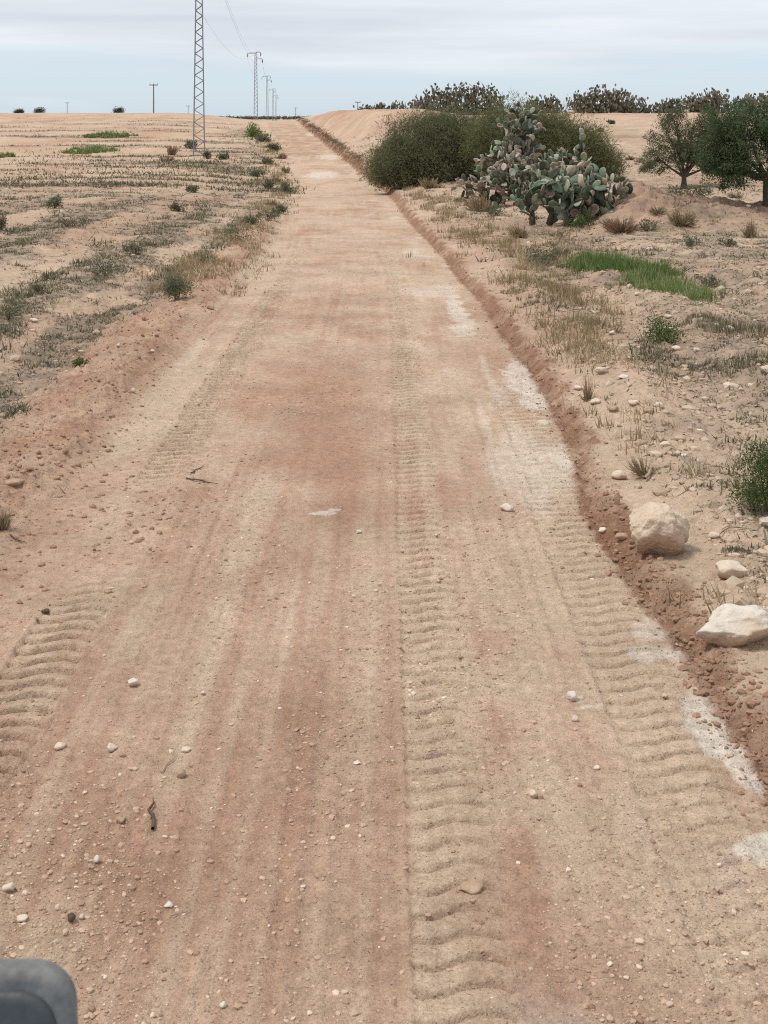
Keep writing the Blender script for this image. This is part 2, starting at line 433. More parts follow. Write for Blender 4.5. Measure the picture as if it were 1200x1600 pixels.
def soil_material():
    m, nt, b = new_mat('dry_soil')
    N, L = nt.nodes, nt.links
    def mix(fac, c1, c2, mode='MIX'):
        n = N.new('ShaderNodeMixRGB'); n.blend_type = mode
        for s, v in (('Fac', fac), ('Color1', c1), ('Color2', c2)):
            if hasattr(v, 'links'): L.new(v, n.inputs[s])
            else: n.inputs[s].default_value = v
        return n.outputs[0]
    def ramp(v, a, b_, c0=(0, 0, 0, 1), c1=(1, 1, 1, 1)):
        n = N.new('ShaderNodeValToRGB')
        n.color_ramp.elements[0].position = a; n.color_ramp.elements[0].color = c0
        n.color_ramp.elements[1].position = b_; n.color_ramp.elements[1].color = c1
        L.new(v, n.inputs[0]); return n.outputs[0]
    co = N.new('ShaderNodeTexCoord').outputs['Object']
    def nz(scale, detail=4, rough=.6):
        n = N.new('ShaderNodeTexNoise'); n.inputs['Scale'].default_value = scale
        n.inputs['Detail'].default_value = detail; n.inputs['Roughness'].default_value = rough
        L.new(co, n.inputs['Vector']); return n.outputs['Fac']
    at_ = N.new('ShaderNodeAttribute'); at_.attribute_name = 'soil'
    sp = N.new('ShaderNodeSeparateColor'); L.new(at_.outputs['Color'], sp.inputs[0])
    red, chalk, lit, dark = sp.outputs[0], sp.outputs[1], sp.outputs[2], at_.outputs['Alpha']
    col = mix(red, (.548, .416, .306, 1), (.425, .268, .188, 1))
    col = mix(dark, col, (.285, .165, .108, 1))
    col = mix(mix(.68, (0, 0, 0, 1), chalk), col, (.74, .68, .595, 1))
    # litter and moss-grey weed stains
    litf = mix(1, lit, ramp(nz(7, 5, .7), .30, .62), 'MULTIPLY')
    col = mix(mix(.85, (0, 0, 0, 1), litf), col, (.175, .152, .122, 1))
    # tone variation
    v1 = ramp(nz(.9, 5, .65), .25, .75, (.80, .79, .78, 1), (1.14, 1.14, 1.14, 1))
    col = mix(1, col, v1, 'MULTIPLY')
    v2 = ramp(nz(14, 5, .7), .25, .75, (.74, .72, .70, 1), (1.22, 1.22, 1.22, 1))
    col = mix(1, col, v2, 'MULTIPLY')
    v3 = ramp(nz(90, 3, .7), .25, .75, (.75, .73, .71, 1), (1.25, 1.25, 1.25, 1))
    col = mix(1, col, v3, 'MULTIPLY')
    # grit: tiny pale and dark grains
    vo = N.new('ShaderNodeTexVoronoi'); vo.inputs['Scale'].default_value = 75; L.new(co, vo.inputs['Vector'])
    grain = ramp(vo.outputs['Distance'], .18, .34, (1, 1, 1, 1), (0, 0, 0, 1))
    sepc = N.new('ShaderNodeSeparateColor'); L.new(vo.outputs['Color'], sepc.inputs[0])
    sel = ramp(sepc.outputs[0], .80, .84)
    gcol = mix(sepc.outputs[1], (.70, .61, .51, 1), (.25, .165, .115, 1))
    col = mix(mix(1, mix(1, grain, sel, 'MULTIPLY'), (.75, .75, .75, 1), 'MULTIPLY'), col, gcol)
    L.new(col, b.inputs['Base Color'])
    b.inputs['Roughness'].default_value = 1
    b.inputs['Specular IOR Level'].default_value = .05
    # fine relief
    b1 = N.new('ShaderNodeBump'); b1.inputs['Strength'].default_value = .9; b1.inputs['Distance'].default_value = .02
    L.new(nz(38, 6, .72), b1.inputs['Height'])
    b2 = N.new('ShaderNodeBump'); b2.inputs['Strength'].default_value = .8; b2.inputs['Distance'].default_value = .01
    L.new(mix(1, grain, sel, 'MULTIPLY'), b2.inputs['Height']); L.new(b1.outputs[0], b2.inputs['Normal'])
    b3 = N.new('ShaderNodeBump'); b3.inputs['Strength'].default_value = .5; b3.inputs['Distance'].default_value = .09
    L.new(nz(5, 5, .65), b3.inputs['Height']); L.new(b2.outputs[0], b3.inputs['Normal'])
    L.new(b3.outputs[0], b.inputs['Normal'])
    return m

def tint_mat(name, c0, c1, c2=None, rough=.8, trans=0.0, spec=.15):
    """colour chosen per face by its own random tint"""
    m, nt, b = new_mat(name)
    N, L = nt.nodes, nt.links
    a = N.new('ShaderNodeAttribute'); a.attribute_name = 'tint'
    r = N.new('ShaderNodeValToRGB'); L.new(a.outputs['Fac'], r.inputs[0])
    r.color_ramp.elements[0].color = (*c0, 1); r.color_ramp.elements[1].color = (*c1, 1)
    if c2 is not None:
        e = r.color_ramp.elements.new(.85); e.color = (*c1, 1)
        r.color_ramp.elements[2].color = (*c2, 1)
    L.new(r.outputs[0], b.inputs['Base Color'])
    b.inputs['Roughness'].default_value = rough
    b.inputs['Specular IOR Level'].default_value = spec
    if trans:
        t = N.new('ShaderNodeBsdfTranslucent'); L.new(r.outputs[0], t.inputs['Color'])
        mx = N.new('ShaderNodeMixShader'); mx.inputs[0].default_value = trans
        L.new(b.outputs[0], mx.inputs[1]); L.new(t.outputs[0], mx.inputs[2])
        L.new(mx.outputs[0], N['Material Output'].inputs['Surface'])
    return m

def noise_mat(name, c0, c1, scale=6, rough=.85, bump=.3, dist=.02, c2=None, spec=.15, soiled=False):
    m, nt, b = new_mat(name)
    N, L = nt.nodes, nt.links
    co = N.new('ShaderNodeTexCoord').outputs['Object']
    n = N.new('ShaderNodeTexNoise'); n.inputs['Scale'].default_value = scale; n.inputs['Detail'].default_value = 7
    n.inputs['Roughness'].default_value = .68; L.new(co, n.inputs['Vector'])
    r = N.new('ShaderNodeValToRGB'); L.new(n.outputs['Fac'], r.inputs[0])
    r.color_ramp.elements[0].position = .32; r.color_ramp.elements[1].position = .66
    r.color_ramp.elements[0].color = (*c0, 1); r.color_ramp.elements[1].color = (*c1, 1)
    out = r.outputs[0]
    if c2 is not None:
        n2 = N.new('ShaderNodeTexNoise'); n2.inputs['Scale'].default_value = scale * .45; n2.inputs['Detail'].default_value = 3
        L.new(co, n2.inputs['Vector'])
        r2 = N.new('ShaderNodeValToRGB'); L.new(n2.outputs['Fac'], r2.inputs[0])
        r2.color_ramp.elements[0].position = .5; r2.color_ramp.elements[1].position = .66
        mx = N.new('ShaderNodeMixRGB'); L.new(r2.outputs[0], mx.inputs['Fac']); L.new(out, mx.inputs['Color1'])
        mx.inputs['Color2'].default_value = (*c2, 1); out = mx.outputs[0]
    if soiled:
        g = N.new('ShaderNodeSeparateXYZ'); L.new(N.new('ShaderNodeTexCoord').outputs['Generated'], g.inputs[0])
        ma = N.new('ShaderNodeMath'); ma.operation = 'MULTIPLY_ADD'; ma.inputs[1].default_value = -.55
        L.new(n.outputs['Fac'], ma.inputs[0]); L.new(g.outputs['Z'], ma.inputs[2])
        rs = N.new('ShaderNodeValToRGB'); L.new(ma.outputs[0], rs.inputs[0])
        rs.color_ramp.elements[0].position = 0.0; rs.color_ramp.elements[0].color = (.8, .8, .8, 1)
        rs.color_ramp.elements[1].position = .28; rs.color_ramp.elements[1].color = (0, 0, 0, 1)
        ms = N.new('ShaderNodeMixRGB'); L.new(rs.outputs[0], ms.inputs['Fac']); L.new(out, ms.inputs['Color1'])
        ms.inputs['Color2'].default_value = (.43, .28, .19, 1); out = ms.outputs[0]
    L.new(out, b.inputs['Base Color'])
    b.inputs['Roughness'].default_value = rough
    b.inputs['Specular IOR Level'].default_value = spec
    n3 = N.new('ShaderNodeTexNoise'); n3.inputs['Scale'].default_value = scale * 5; n3.inputs['Detail'].default_value = 5
    L.new(co, n3.inputs['Vector'])
    bp = N.new('ShaderNodeBump'); bp.inputs['Strength'].default_value = bump; bp.inputs['Distance'].default_value = dist
    L.new(n3.outputs['Fac'], bp.inputs['Height']); L.new(bp.outputs[0], b.inputs['Normal'])
    return m

M_SOIL = soil_material()
M_STONE = noise_mat('pale_limestone', (.52, .42, .32), (.70, .61, .49), 7, .9, .6, .02, (.50, .36, .25), soiled=True)
M_BOULDER = noise_mat('pink_limestone', (.50, .38, .275), (.68, .56, .43), 6, .9, .9, .03, (.54, .40, .30), soiled=True)
M_WHITE = noise_mat('white_chalk', (.54, .46, .37), (.73, .68, .60), 7, .95, .8, .02, (.56, .45, .34), soiled=True)
M_DIRTY = noise_mat('soil_covered_stone', (.33, .21, .14), (.50, .36, .25), 14, .95, .5, .015)
M_DARKCLOD = noise_mat('dark_clod', (.07, .05, .04), (.15, .11, .08), 14, .95, .5, .02)
M_BARK = noise_mat('grey_brown_bark', (.06, .045, .033), (.14, .11, .085), 12, .95, .6, .03)
M_TWIG = noise_mat('dry_twig', (.07, .05, .038), (.15, .115, .085), 30, .95, .4, .01)
M_PALEWOOD = noise_mat('weathered_wood', (.26, .20, .15), (.42, .34, .27), 20, .95, .4, .01)
M_STEEL = noise_mat('galvanised_steel', (.20, .205, .215), (.30, .305, .315), 3, .6, .1, .01, spec=.4)
M_CONCRETE = noise_mat('concrete', (.30, .28, .25), (.40, .38, .34), 5, .9, .4, .02)
M_INSUL = noise_mat('brown_porcelain', (.07, .05, .045), (.12, .09, .08), 5, .3, .05, .01, spec=.5)
M_CABLE = noise_mat('aluminium_cable', (.20, .21, .22), (.27, .28, .29), 5, .5, .0, .01)
M_POLE = noise_mat('weathered_pole', (.17, .15, .135), (.26, .235, .21), 4, .9, .3, .02)
M_PLASTIC = noise_mat('dark_grey_plastic', (.055, .060, .063), (.080, .085, .088), 30, .55, .25, .003, spec=.4)
M_DUST = noise_mat('dusty_grey_rubber', (.10, .105, .105), (.23, .225, .21), 25, .8, .25, .004)
M_GRAVEL = tint_mat('gravel', (.27, .165, .115), (.54, .395, .285), (.70, .60, .49), .95, 0, .05)
M_CLOD = tint_mat('soil_clod', (.25, .145, .098), (.40, .255, .175), (.54, .40, .29), 1, 0, .03)
M_FSTONE = tint_mat('field_stone', (.38, .275, .19), (.56, .45, .34), (.72, .66, .57), .95, 0, .05)
M_BUSH = tint_mat('dark_thicket_leaf', (.105, .110, .060), (.235, .235, .130), (.36, .31, .21), .8, .35)
M_BUSH2 = tint_mat('olive_thicket_leaf', (.105, .115, .050), (.235, .235, .115), (.35, .30, .18), .8, .35)
M_OLIVE = tint_mat('olive_leaf', (.070, .082, .040), (.165, .180, .098), (.28, .29, .19), .7, .35, .25)
M_OLIVE2 = tint_mat('dense_olive_leaf', (.052, .074, .032), (.130, .172, .082), (.24, .275, .15), .7, .3, .25)
M_GRASS = tint_mat('green_grass', (.085, .140, .036), (.200, .275, .090), (.48, .43, .25), .75, .3)
M_DRYGRASS = tint_mat('dry_grass', (.24, .185, .105), (.46, .355, .215), (.60, .49, .33), .9, .2)
M_WEED = tint_mat('grey_green_weed', (.105, .100, .060), (.235, .215, .132), (.45, .37, .24), .9, .15)
M_SHRUB = tint_mat('dusty_shrub_leaf', (.085, .095, .056), (.200, .210, .130), (.42, .36, .24), .8, .3)
M_SHRUBG = tint_mat('fresh_shrub_leaf', (.045, .072, .022), (.115, .155, .050), (.20, .23, .09), .75, .2)
M_STRAWSHRUB = tint_mat('straw_shrub', (.20, .15, .09), (.40, .31, .19), (.55, .44, .29), .9, .15)
M_REDSHRUB = tint_mat('russet_shrub', (.17, .10, .065), (.34, .22, .145), (.48, .35, .24), .9, .15)
M_FARPEAR = tint_mat('far_pear_pad', (.105, .095, .068), (.215, .195, .140), (.38, .34, .27), .75)
M_FARSHRUB = tint_mat('far_foliage', (.05, .05, .034), (.11, .105, .075), (.17, .155, .11), .9)

# ---------------------------------------------------------------- ground sheet: road, verge and fields
def build_ground():
    rows = [1.5]
    while rows[-1] < 7000:
        d = rows[-1]
        if d < 3.6: st = .05
        elif d < 20: st = .0062 + .00118 * (d - 3.6)
        elif d < 60: st = .0256 * (d / 20) ** 1.8
        elif d < 420: st = .21 * (d / 60) ** 1.35
        else: st = .07 * d
        rows.append(d + st)
    rows = np.array(rows)
    s_in = np.linspace(-.335, .335, 385)
    s_out = np.array([.342, .35, .358, .366, .375, .385, .395, .405, .416, .428, .44, .455, .47, .49, .52, .56, .62, .72, .9, 1.2, 1.7, 2.5, 4])
    s = np.concatenate([-s_out[::-1], s_in, s_out])
    D, S = np.meshgrid(rows, s, indexing='ij')
    X, Y = S * D, D
    z, red, chalk, lit, dark, eu, mound, berm = [a.reshape(X.shape) for a in heights(X.ravel(), Y.ravel())]
    nr, nc = X.shape
    V = np.stack([X, Y, z], -1).reshape(-1, 3)
    soil = np.stack([red, chalk, lit, dark], -1).reshape(-1, 4)
    idx = np.arange(nr * nc).reshape(nr, nc)
    Q = np.stack([idx[:-1, :-1], idx[:-1, 1:], idx[1:, 1:], idx[1:, :-1]], -1).reshape(-1, 4)
    euf = eu.ravel()[Q].mean(1); mf = mound.ravel()[Q].mean(1); bf = berm.ravel()[Q].mean(1); yf = V[Q, 1].mean(1)
    cls = np.zeros(len(Q), int)
    cls[mf > .3] = 3
    cls[(bf > .35) & (euf > 3.2)] = 4
    ditch_w = np.interp(yf, [0, 30, 90], [.24, .25, .45])
    cls[(euf > RR) & (euf < RR + ditch_w) & (yf < 210)] = 2
    cls[(euf > RL) & (euf <= RR) & (yf < 420)] = 1
    for k, nm in enumerate(['ground', 'dirt_road', 'ditch', 'earth_mound', 'earth_bank']):
        q = Q[cls == k]
        u_, inv = np.unique(q, return_inverse=True)
        me = mesh_np(nm, V[u_], inv.reshape(-1, 4), True)
        a = me.attributes.new('soil', 'FLOAT_COLOR', 'POINT')
        a.data.foreach_set('color', soil[u_].astype(np.float32).ravel())
        o = link(nm, me, M_SOIL)
        o['kind'] = 'structure'
build_ground()

# ---------------------------------------------------------------- scatter helpers (stuff)
ICO_V = None
def ico():
    global ICO_V, ICO_F
    bm = bmesh.new(); bmesh.ops.create_icosphere(bm, subdivisions=1, radius=1)
    ICO_V = np.array([v.co[:] for v in bm.verts]); ICO_F = np.array([[v.index for v in f.verts] for f in bm.faces])
    bm.free()
ico()

def rot_z(a):
    c, s = np.cos(a), np.sin(a); o = np.zeros_like(a)
    return np.stack([np.stack([c, -s, o], -1), np.stack([s, c, o], -1), np.stack([o, o, o + 1], -1)], -2)

def pebbles(name, x, y, r, mat, tint, sink=.25, z=None):
    n = len(x)
    if z is None: z = heights(x, y)[0]
    v = ICO_V[None] * (1 + RNG.uniform(-.28, .28, (n, 12, 1)))
    v = v * (np.stack([RNG.uniform(.8, 1.35, n), RNG.uniform(.7, 1.1, n), RNG.uniform(.5, .85, n)], -1) * r[:, None])[:, None]
    v = np.einsum('nij,nkj->nki', rot_z(RNG.uniform(0, 6.28, n)), v)
    v[:, :, 0] += x[:, None]; v[:, :, 1] += y[:, None]; v[:, :, 2] += (z + r * (.6 - sink * 2))[:, None]
    Fc = (ICO_F[None] + (np.arange(n) * 12)[:, None, None]).reshape(-1, 3)
    o = link(name, mesh_np(name, v.reshape(-1, 3), Fc, False, np.repeat(tint, 20)), mat)
    o['kind'] = 'stuff'
    return o

def fan(n, d0, d1, p=1.0, s0=-.33, s1=.33):
    """random ground points, denser near the viewer's end of the road"""
    t = RNG.uniform(0, 1, n)
    d = (d0 ** (1 - p) + t * (d1 ** (1 - p) - d0 ** (1 - p))) ** (1 / (1 - p)) if p != 1 else d0 * (d1 / d0) ** t
    return RNG.uniform(s0, s1, n) * d, d

# gravel on the road
x, y = fan(110000, 3.7, 40, 1.55, -.42, .40)
eu = edge_u(x, y)
dens = .07 + .65 * sstep(-.2, .4, fbm(x * .8, y * .35, 66, 2) + .3 * np.exp(-((x + .7) / .7) ** 2)) + .25 * sstep(7, 5, y) * sstep(.4, -.5, x)
keep = (eu > RL - .2) & (eu < RR + .1) & (RNG.uniform(0, 1, len(x)) < dens)
x, y = x[keep], y[keep]
r = .0013 + .0016 * RNG.exponential(1, len(x)) ** 1.3
r = np.minimum(r * (1 + .06 * y), .014)
pebbles('gravel', x, y, r, M_GRAVEL, np.clip(RNG.beta(2.2, 1.7, len(x)) + .25 * (RNG.uniform(0, 1, len(x)) < .02), 0, 1))
# clods of red earth along both edges of the road
x, y = fan(100000, 4, 45, 1.45, -.45, .42)
eu = edge_u(x, y)
pl = np.exp(-((eu + 2.62) / .45) ** 2) + 1.15 * np.exp(-((eu - 2.26) / .15) ** 2) + .28 * np.exp(-((x + 2.0) / .5) ** 2 - ((y - 9.7) / 1.2) ** 2)
keep = RNG.uniform(0, 1, len(x)) < pl
x, y = x[keep], y[keep]
r = np.minimum(.004 + .0055 * RNG.exponential(1, len(x)) ** 1.3, .026)
pebbles('soil_clods', x, y, r, M_CLOD, np.clip(np.where(x > 0, RNG.beta(1.3, 3, len(x)), RNG.beta(2, 2, len(x))), 0, 1))
# stones in the fields
x, y = fan(60000, 5, 75, 1.2, -.46, .46)
eu = edge_u(x, y)
pl = np.where(eu > 0, sstep(2.5, 2.9, eu) * (.45 + .5 * sstep(0, .4, fbm(x * .7, y * .6, 121, 2))) * sstep(50, 20, y), sstep(2.8, 3.4, -eu) * (.10 + .2 * sstep(.1, .5, fbm(x * .6, y * .6, 122, 2))))
keep = RNG.uniform(0, 1, len(x)) < pl
x, y = x[keep], y[keep]
r = np.minimum(.005 + .0075 * RNG.exponential(1, len(x)) ** 1.4, .07)
pebbles('field_stones', x, y, r, M_FSTONE, RNG.beta(1.6, 1.8, len(x)))

def blades(name, x, y, h, w, per, spread, mat, lean=.5, parent=None, z=None, tint0=0.0, tint1=1.0, stuff=True, seg2=False):
    """tufts of thin blades, one triangle (or bent pair) each"""
    n = len(x)
    if z is None: z = heights(x, y)[0]
    N_ = n * per
    X = np.repeat(x, per) + RNG.normal(0, 1, N_) * np.repeat(spread, per)
    Y = np.repeat(y, per) + RNG.normal(0, 1, N_) * np.repeat(spread, per)
    Z = np.repeat(z, per) - .01
    H = np.repeat(h, per) * RNG.uniform(.45, 1.15, N_)
    W = np.repeat(w, per) * RNG.uniform(.6, 1.3, N_)
    a = RNG.uniform(0, 6.283, N_); la = RNG.uniform(0, 6.283, N_); ll = H * lean * np.abs(RNG.normal(0, .8, N_))
    dx, dy = np.cos(a) * W, np.sin(a) * W
    tx, ty = X + np.cos(la) * ll, Y + np.sin(la) * ll
    b0 = np.stack([X - dx, Y - dy, Z], -1); b1 = np.stack([X + dx, Y + dy, Z], -1)
    tip = np.stack([tx, ty, Z + H * np.sqrt(np.maximum(1 - np.minimum(lean, .8) ** 2 * .5, .2))], -1)
    V = np.stack([b0, b1, tip], 1).reshape(-1, 3)
    Fc = np.arange(N_ * 3).reshape(-1, 3)
    t = np.clip(np.repeat(RNG.uniform(tint0, tint1, n), per) + RNG.normal(0, .16, N_), 0, 1)
    o = link(name, mesh_np(name, V, Fc, False, t), mat, parent)
    if stuff: o['kind'] = 'stuff'
    return o

# broken dry stalks and litter lying on the fields
def straws(name, x, y, length, w, mat, tint):
    n = len(x)
    a = RNG.uniform(0, 6.283, n)
    dx, dy = np.cos(a) * length / 2, np.sin(a) * length / 2
    sx, sy = -np.sin(a) * w, np.cos(a) * w
    za = heights(x - dx, y - dy)[0] + .004 + .25 * length * RNG.uniform(0, .6, n); zb = heights(x + dx, y + dy)[0] + .004
    mx_, my_ = x + RNG.normal(0, .08, n) * length, y + RNG.normal(0, .08, n) * length
    zm = np.maximum((za + zb) / 2, heights(mx_, my_)[0] + .006) + .05 * length
    V = np.stack([np.stack([x - dx, y - dy, za], -1), np.stack([mx_ + sx, my_ + sy, zm], -1), np.stack([x + dx, y + dy, zb], -1), np.stack([mx_ - sx, my_ - sy, zm - w], -1)], 1).reshape(-1, 3)
    o = link(name, mesh_np(name, V, np.arange(n * 4).reshape(-1, 4), False, tint), mat); o['kind'] = 'stuff'
M_LITTER = tint_mat('field_litter', (.075, .055, .040), (.24, .185, .135), (.46, .38, .28), .95, 0, .05)
x, y = fan(140000, 5.5, 75, 1.15, -.45, .45)
eu = edge_u(x, y)
lt = heights(x, y)[3]
pl = np.where(eu > 0, sstep(2.6, 3.2, eu) * (.42 + .5 * lt), sstep(3.0, 3.6, -eu) * (.16 + .6 * lt)) * (.35 + .65 * sstep(-.3, .3, fbm(x * 1.3, y * 1.0, 207, 2)))
keep = RNG.uniform(0, 1, len(x)) < pl
x, y = x[keep], y[keep]
straws('field_litter', x, y, (.015 + .035 * RNG.exponential(1, len(x))) * (1 + y / 60), (.0011 + .00036 * y) * RNG.uniform(.5, 1.5, len(x)), M_LITTER, RNG.beta(1.2, 1.6, len(x)))

# low weeds
x, y = fan(175000, 6, 75, 1.0, -.45, .45)
u = x - T_cx(y)
lt = heights(x, y)[3]
keep = RNG.uniform(0, 1, len(x)) < np.where(u < 0, lt ** 1.2 * .85 * sstep(-.45, .35, fbm(x * 1.7, y * 1.2, 136, 2)) * 1.1, lt ** 1.5 * .5 * sstep(-.2, .4, fbm(x * 1.7, y * 1.2, 137, 2))) * sstep(75, 45, y)
x, y = x[keep], y[keep]
h = RNG.uniform(.02, .07, len(x)) * (1 + 1.2 * sstep(.15, .5, fbm(x * .9, y * .5, 131, 2))) * (1 + y / 70)
blades('low_weeds', x, y, h, h * .06 + .0025 + .00012 * y, 7, h * .7, M_WEED, .9)
# far weeds
x, y = fan(60000, 60, 200, 1.2, -.42, .1)
lt = heights(x, y)[3]
keep = RNG.uniform(0, 1, len(x)) < lt * .5
x, y = x[keep], y[keep]
h = RNG.uniform(.10, .28, len(x))
blades('far_weeds', x, y, h, h * .12 + .01, 5, h * 1.2, M_WEED, .9)
# dry straw along the right verge and left verge
x, y = fan(78000, 7, 62, 1.0, -.1, .40)
u = x - T_cx(y)
nn = fbm(x * 1.1, y * .6, 133, 2)
pl = np.exp(-((u - 3.35) / .55) ** 2) * sstep(-.15, .35, nn) * sstep(11, 22, y) + .35 * np.exp(-((u - 4.2) / 1.2) ** 2) * sstep(.05, .4, nn) * sstep(22, 30, y)
pl = pl + .10 * np.exp(-((u - 3.0) / .4) ** 2) * sstep(.1, .4, nn)
keep = RNG.uniform(0, 1, len(x)) < pl * .85
x, y = x[keep], y[keep]
h = RNG.uniform(.06, .20, len(x)) * (1 + y / 80)
blades('dry_grass', x, y, h, h * .022 + .0018 + .00012 * y, 9, h * .35, M_DRYGRASS, .6)
x, y = fan(50000, 22, 130, 1.0, -.33, .0)
u = x - T_cx(y)
pl = np.exp(-((u + 3.1) / .65) ** 2) * sstep(-.25, .25, fbm(x * .9, y * .3, 134, 2))
keep = RNG.uniform(0, 1, len(x)) < pl * .75
x, y = x[keep], y[keep]
h = RNG.uniform(.06, .18, len(x)) * (1 + y / 120)
blades('dry_grass', x, y, h, h * .03 + .002 + .00012 * y, 8, h * .4, M_DRYGRASS, .7)

n = 9000
y = RNG.uniform(62, 195, n); x = T_cx(y) + RR + RNG.normal(.45, .28, n)
keep = (RNG.uniform(0, 1, n) < sstep(-.55, .25, fbm(x * .4, y * .15, 138, 3))) & (x - T_cx(y) > RR + .1)
x, y = x[keep], y[keep]
h = RNG.uniform(.04, .20, len(x))
M_CUT = tint_mat('cut_bank_growth', (.13, .088, .058), (.29, .205, .135), (.40, .30, .19), .9, .2)
blades('cut_bank_growth', x, y, h, h * .08 + .006, 4, h * .8, M_CUT, .8)

def grass_patch(name, cx, cy, lx, ly, rz, n, h0, mat=None, t0=0, t1=.8, per=8, w=1):
    a = RNG.uniform(0, 6.283, n); rr = np.where(RNG.uniform(0, 1, n) < .72, RNG.uniform(0, 1, n) ** .55, np.abs(RNG.normal(.85, .3, n)))
    px, py = rr * np.cos(a), rr * np.sin(a)
    edge = 1 + .35 * fbm(px * 2, py * 2, int(cx * 7) % 50, 2)
    px, py = px * lx * edge, py * ly * edge
    c, s = math.cos(rz), math.sin(rz)
    x, y = cx + c * px - s * py, cy + s * px + c * py
    g_ = fbm(x * 1.4 / max(lx, 1), y * 1.4 / max(ly, 1), int(cy * 3) % 90, 3) > -.28 + .3 * (rr > .8)
    x, y, rr = x[g_], y[g_], rr[g_]; n = len(x)
    h = h0 * RNG.uniform(.5, 1.15, n) * np.clip(1.1 - .55 * rr, .3, 1.1)
    return blades(name, x, y, h, (h * .016 + .002 + .00012 * y) * w, per, h * .22, mat or M_GRASS, .45, tint0=t0, tint1=t1)

p0, p1 = at(935, 408), at(1075, 462)
mid = (p0 + p1) / 2; dv = p1 - p0
ang = math.atan2(dv.y, dv.x)
grass_patch('green_grass', p0.x + dv.x * .30, p0.y + dv.y * .30, dv.length * .36, .85, ang, 1300, .34, t0=.05, t1=.8)
grass_patch('green_grass', p0.x + dv.x * .80, p0.y + dv.y * .80, dv.length * .36, .62, ang, 1000, .26, t0=.5, t1=1.0)
for px, py, lx, ly, n, h in ((142, 236, 2.3, 5.0, 900, .42), (168, 213, 2.4, 5.0, 900, .42), (428, 234, .45, 7.0, 260, .26), (408, 214, .8, 7.0, 300, .30), (4, 245, 1.0, 2.0, 250, .4)):
    p = at(px, py)
    grass_patch('green_grass', p.x, p.y, lx, ly, 0, n // 2, h * 1.3, t0=.05, t1=1.0, w=2.0)
for px, py, lx, ly, n, h in ((1150, 520, .9, .5, 330, .20), (1165, 565, .8, .45, 330, .16), (1100, 500, .5, .35, 170, .16), (860, 405, .6, .4, 260, .2), (840, 440, .6, .5, 260, .15),
                             (1150, 862, .10, .09, 90, .055), (740, 315, 1.0, .7, 260, .3), (830, 470, .5, .5, 160, .14)):
    p = at(px, py)
    grass_patch('grey_green_grass', p.x, p.y, lx, ly, .3, n, h, M_WEED, .2, 1.0, 7)

# ---------------------------------------------------------------- foliage builders (things)
def leaf_cloud(centres, radii, per, lw, ll, up=.3, drop=0):
    """small pointed leaves (2 triangles each as one quad) scattered about clump centres; local coordinates"""
    n = len(centres) * per
    c = np.repeat(centres, per, 0)
    r = np.repeat(radii, per)
    P = c + RNG.normal(0, .5, (n, 3)) * r[:, None]
    d = (P - c) / (np.linalg.norm(P - c, axis=1, keepdims=True) + 1e-6) + RNG.normal(0, .55, (n, 3)) + np.array([0, 0, up])
    d /= np.linalg.norm(d, axis=1, keepdims=True)
    s = np.cross(d, RNG.normal(0, 1, (n, 3))); s /= np.linalg.norm(s, axis=1, keepdims=True) + 1e-9
    L_ = ll * RNG.uniform(.6, 1.3, n)[:, None]; W_ = lw * RNG.uniform(.6, 1.3, n)[:, None]
    V = np.stack([P, P + d * L_ * .45 + s * W_, P + d * L_, P + d * L_ * .45 - s * W_], 1).reshape(-1, 3)
    Fc = np.arange(n * 4).reshape(-1, 4)
    t = np.clip(np.repeat(RNG.uniform(0, .85, len(centres)), per) * .6 + RNG.uniform(0, .5, n), 0, 1)
    return V, Fc, t

def lobes_points(lobes, n, shell=.55, flat=-.1):
    """points in a union of ellipsoids (cx,cy,cz,rx,ry,rz), more towards their skin"""
    lob = np.array(lobes, float)
    wgt = lob[:, 3] * lob[:, 4] * lob[:, 5]; wgt = wgt ** .67 / (wgt ** .67).sum()
    k = RNG.choice(len(lob), n, p=wgt)
    d = RNG.normal(0, 1, (n, 3)); d /= np.linalg.norm(d, axis=1, keepdims=True)
    rr = (shell + (1 - shell) * RNG.uniform(0, 1, n) ** .6) * (1 + .16 * RNG.normal(0, 1, n))
    P = lob[k, :3] + d * lob[k, 3:] * rr[:, None]
    return P[P[:, 2] > .02]

def bush(name, loc, lobes, nclump, per, lw, ll, mat, label, cat='bush', group=None, clump_r=.3, up=.3, stems=6, shell=.5, bark=None):
    t = thing(name, loc, label, cat, group)
    P = lobes_points(lobes, nclump, shell)
    V, Fc, tn = leaf_cloud(P, RNG.uniform(.6, 1.3, len(P)) * clump_r, per, lw, ll, up)
    f = link('foliage', mesh_np('foliage', V, Fc, False, tn), mat, t); f['kind'] = 'stuff'
    mb = MB()
    rb = random.Random(int(abs(loc[0] * 100)) + nclump)
    for i in range(stems):
        l = rb.choice(lobes)
        top = Vector((l[0] + rb.uniform(-.6, .6) * l[3], l[1] + rb.uniform(-.6, .6) * l[4], l[2] + .5 * l[5]))
        b0 = Vector((l[0] * .55 + rb.uniform(-.2, .2) * l[3], l[1] * .55 + rb.uniform(-.2, .2) * l[4], -.05))
        midp = b0.lerp(top, .5) + Vector((rb.uniform(-.1, .1), rb.uniform(-.1, .1), 0)) * l[3]
        r0 = max(.012 * l[5] * 1.2, .003)
        mb.tube([b0, midp, top], [r0 * 1.6, r0, r0 * .35], 5)
    link('stem', mb.mesh('stem', True), bark or M_BARK, t)
    return t

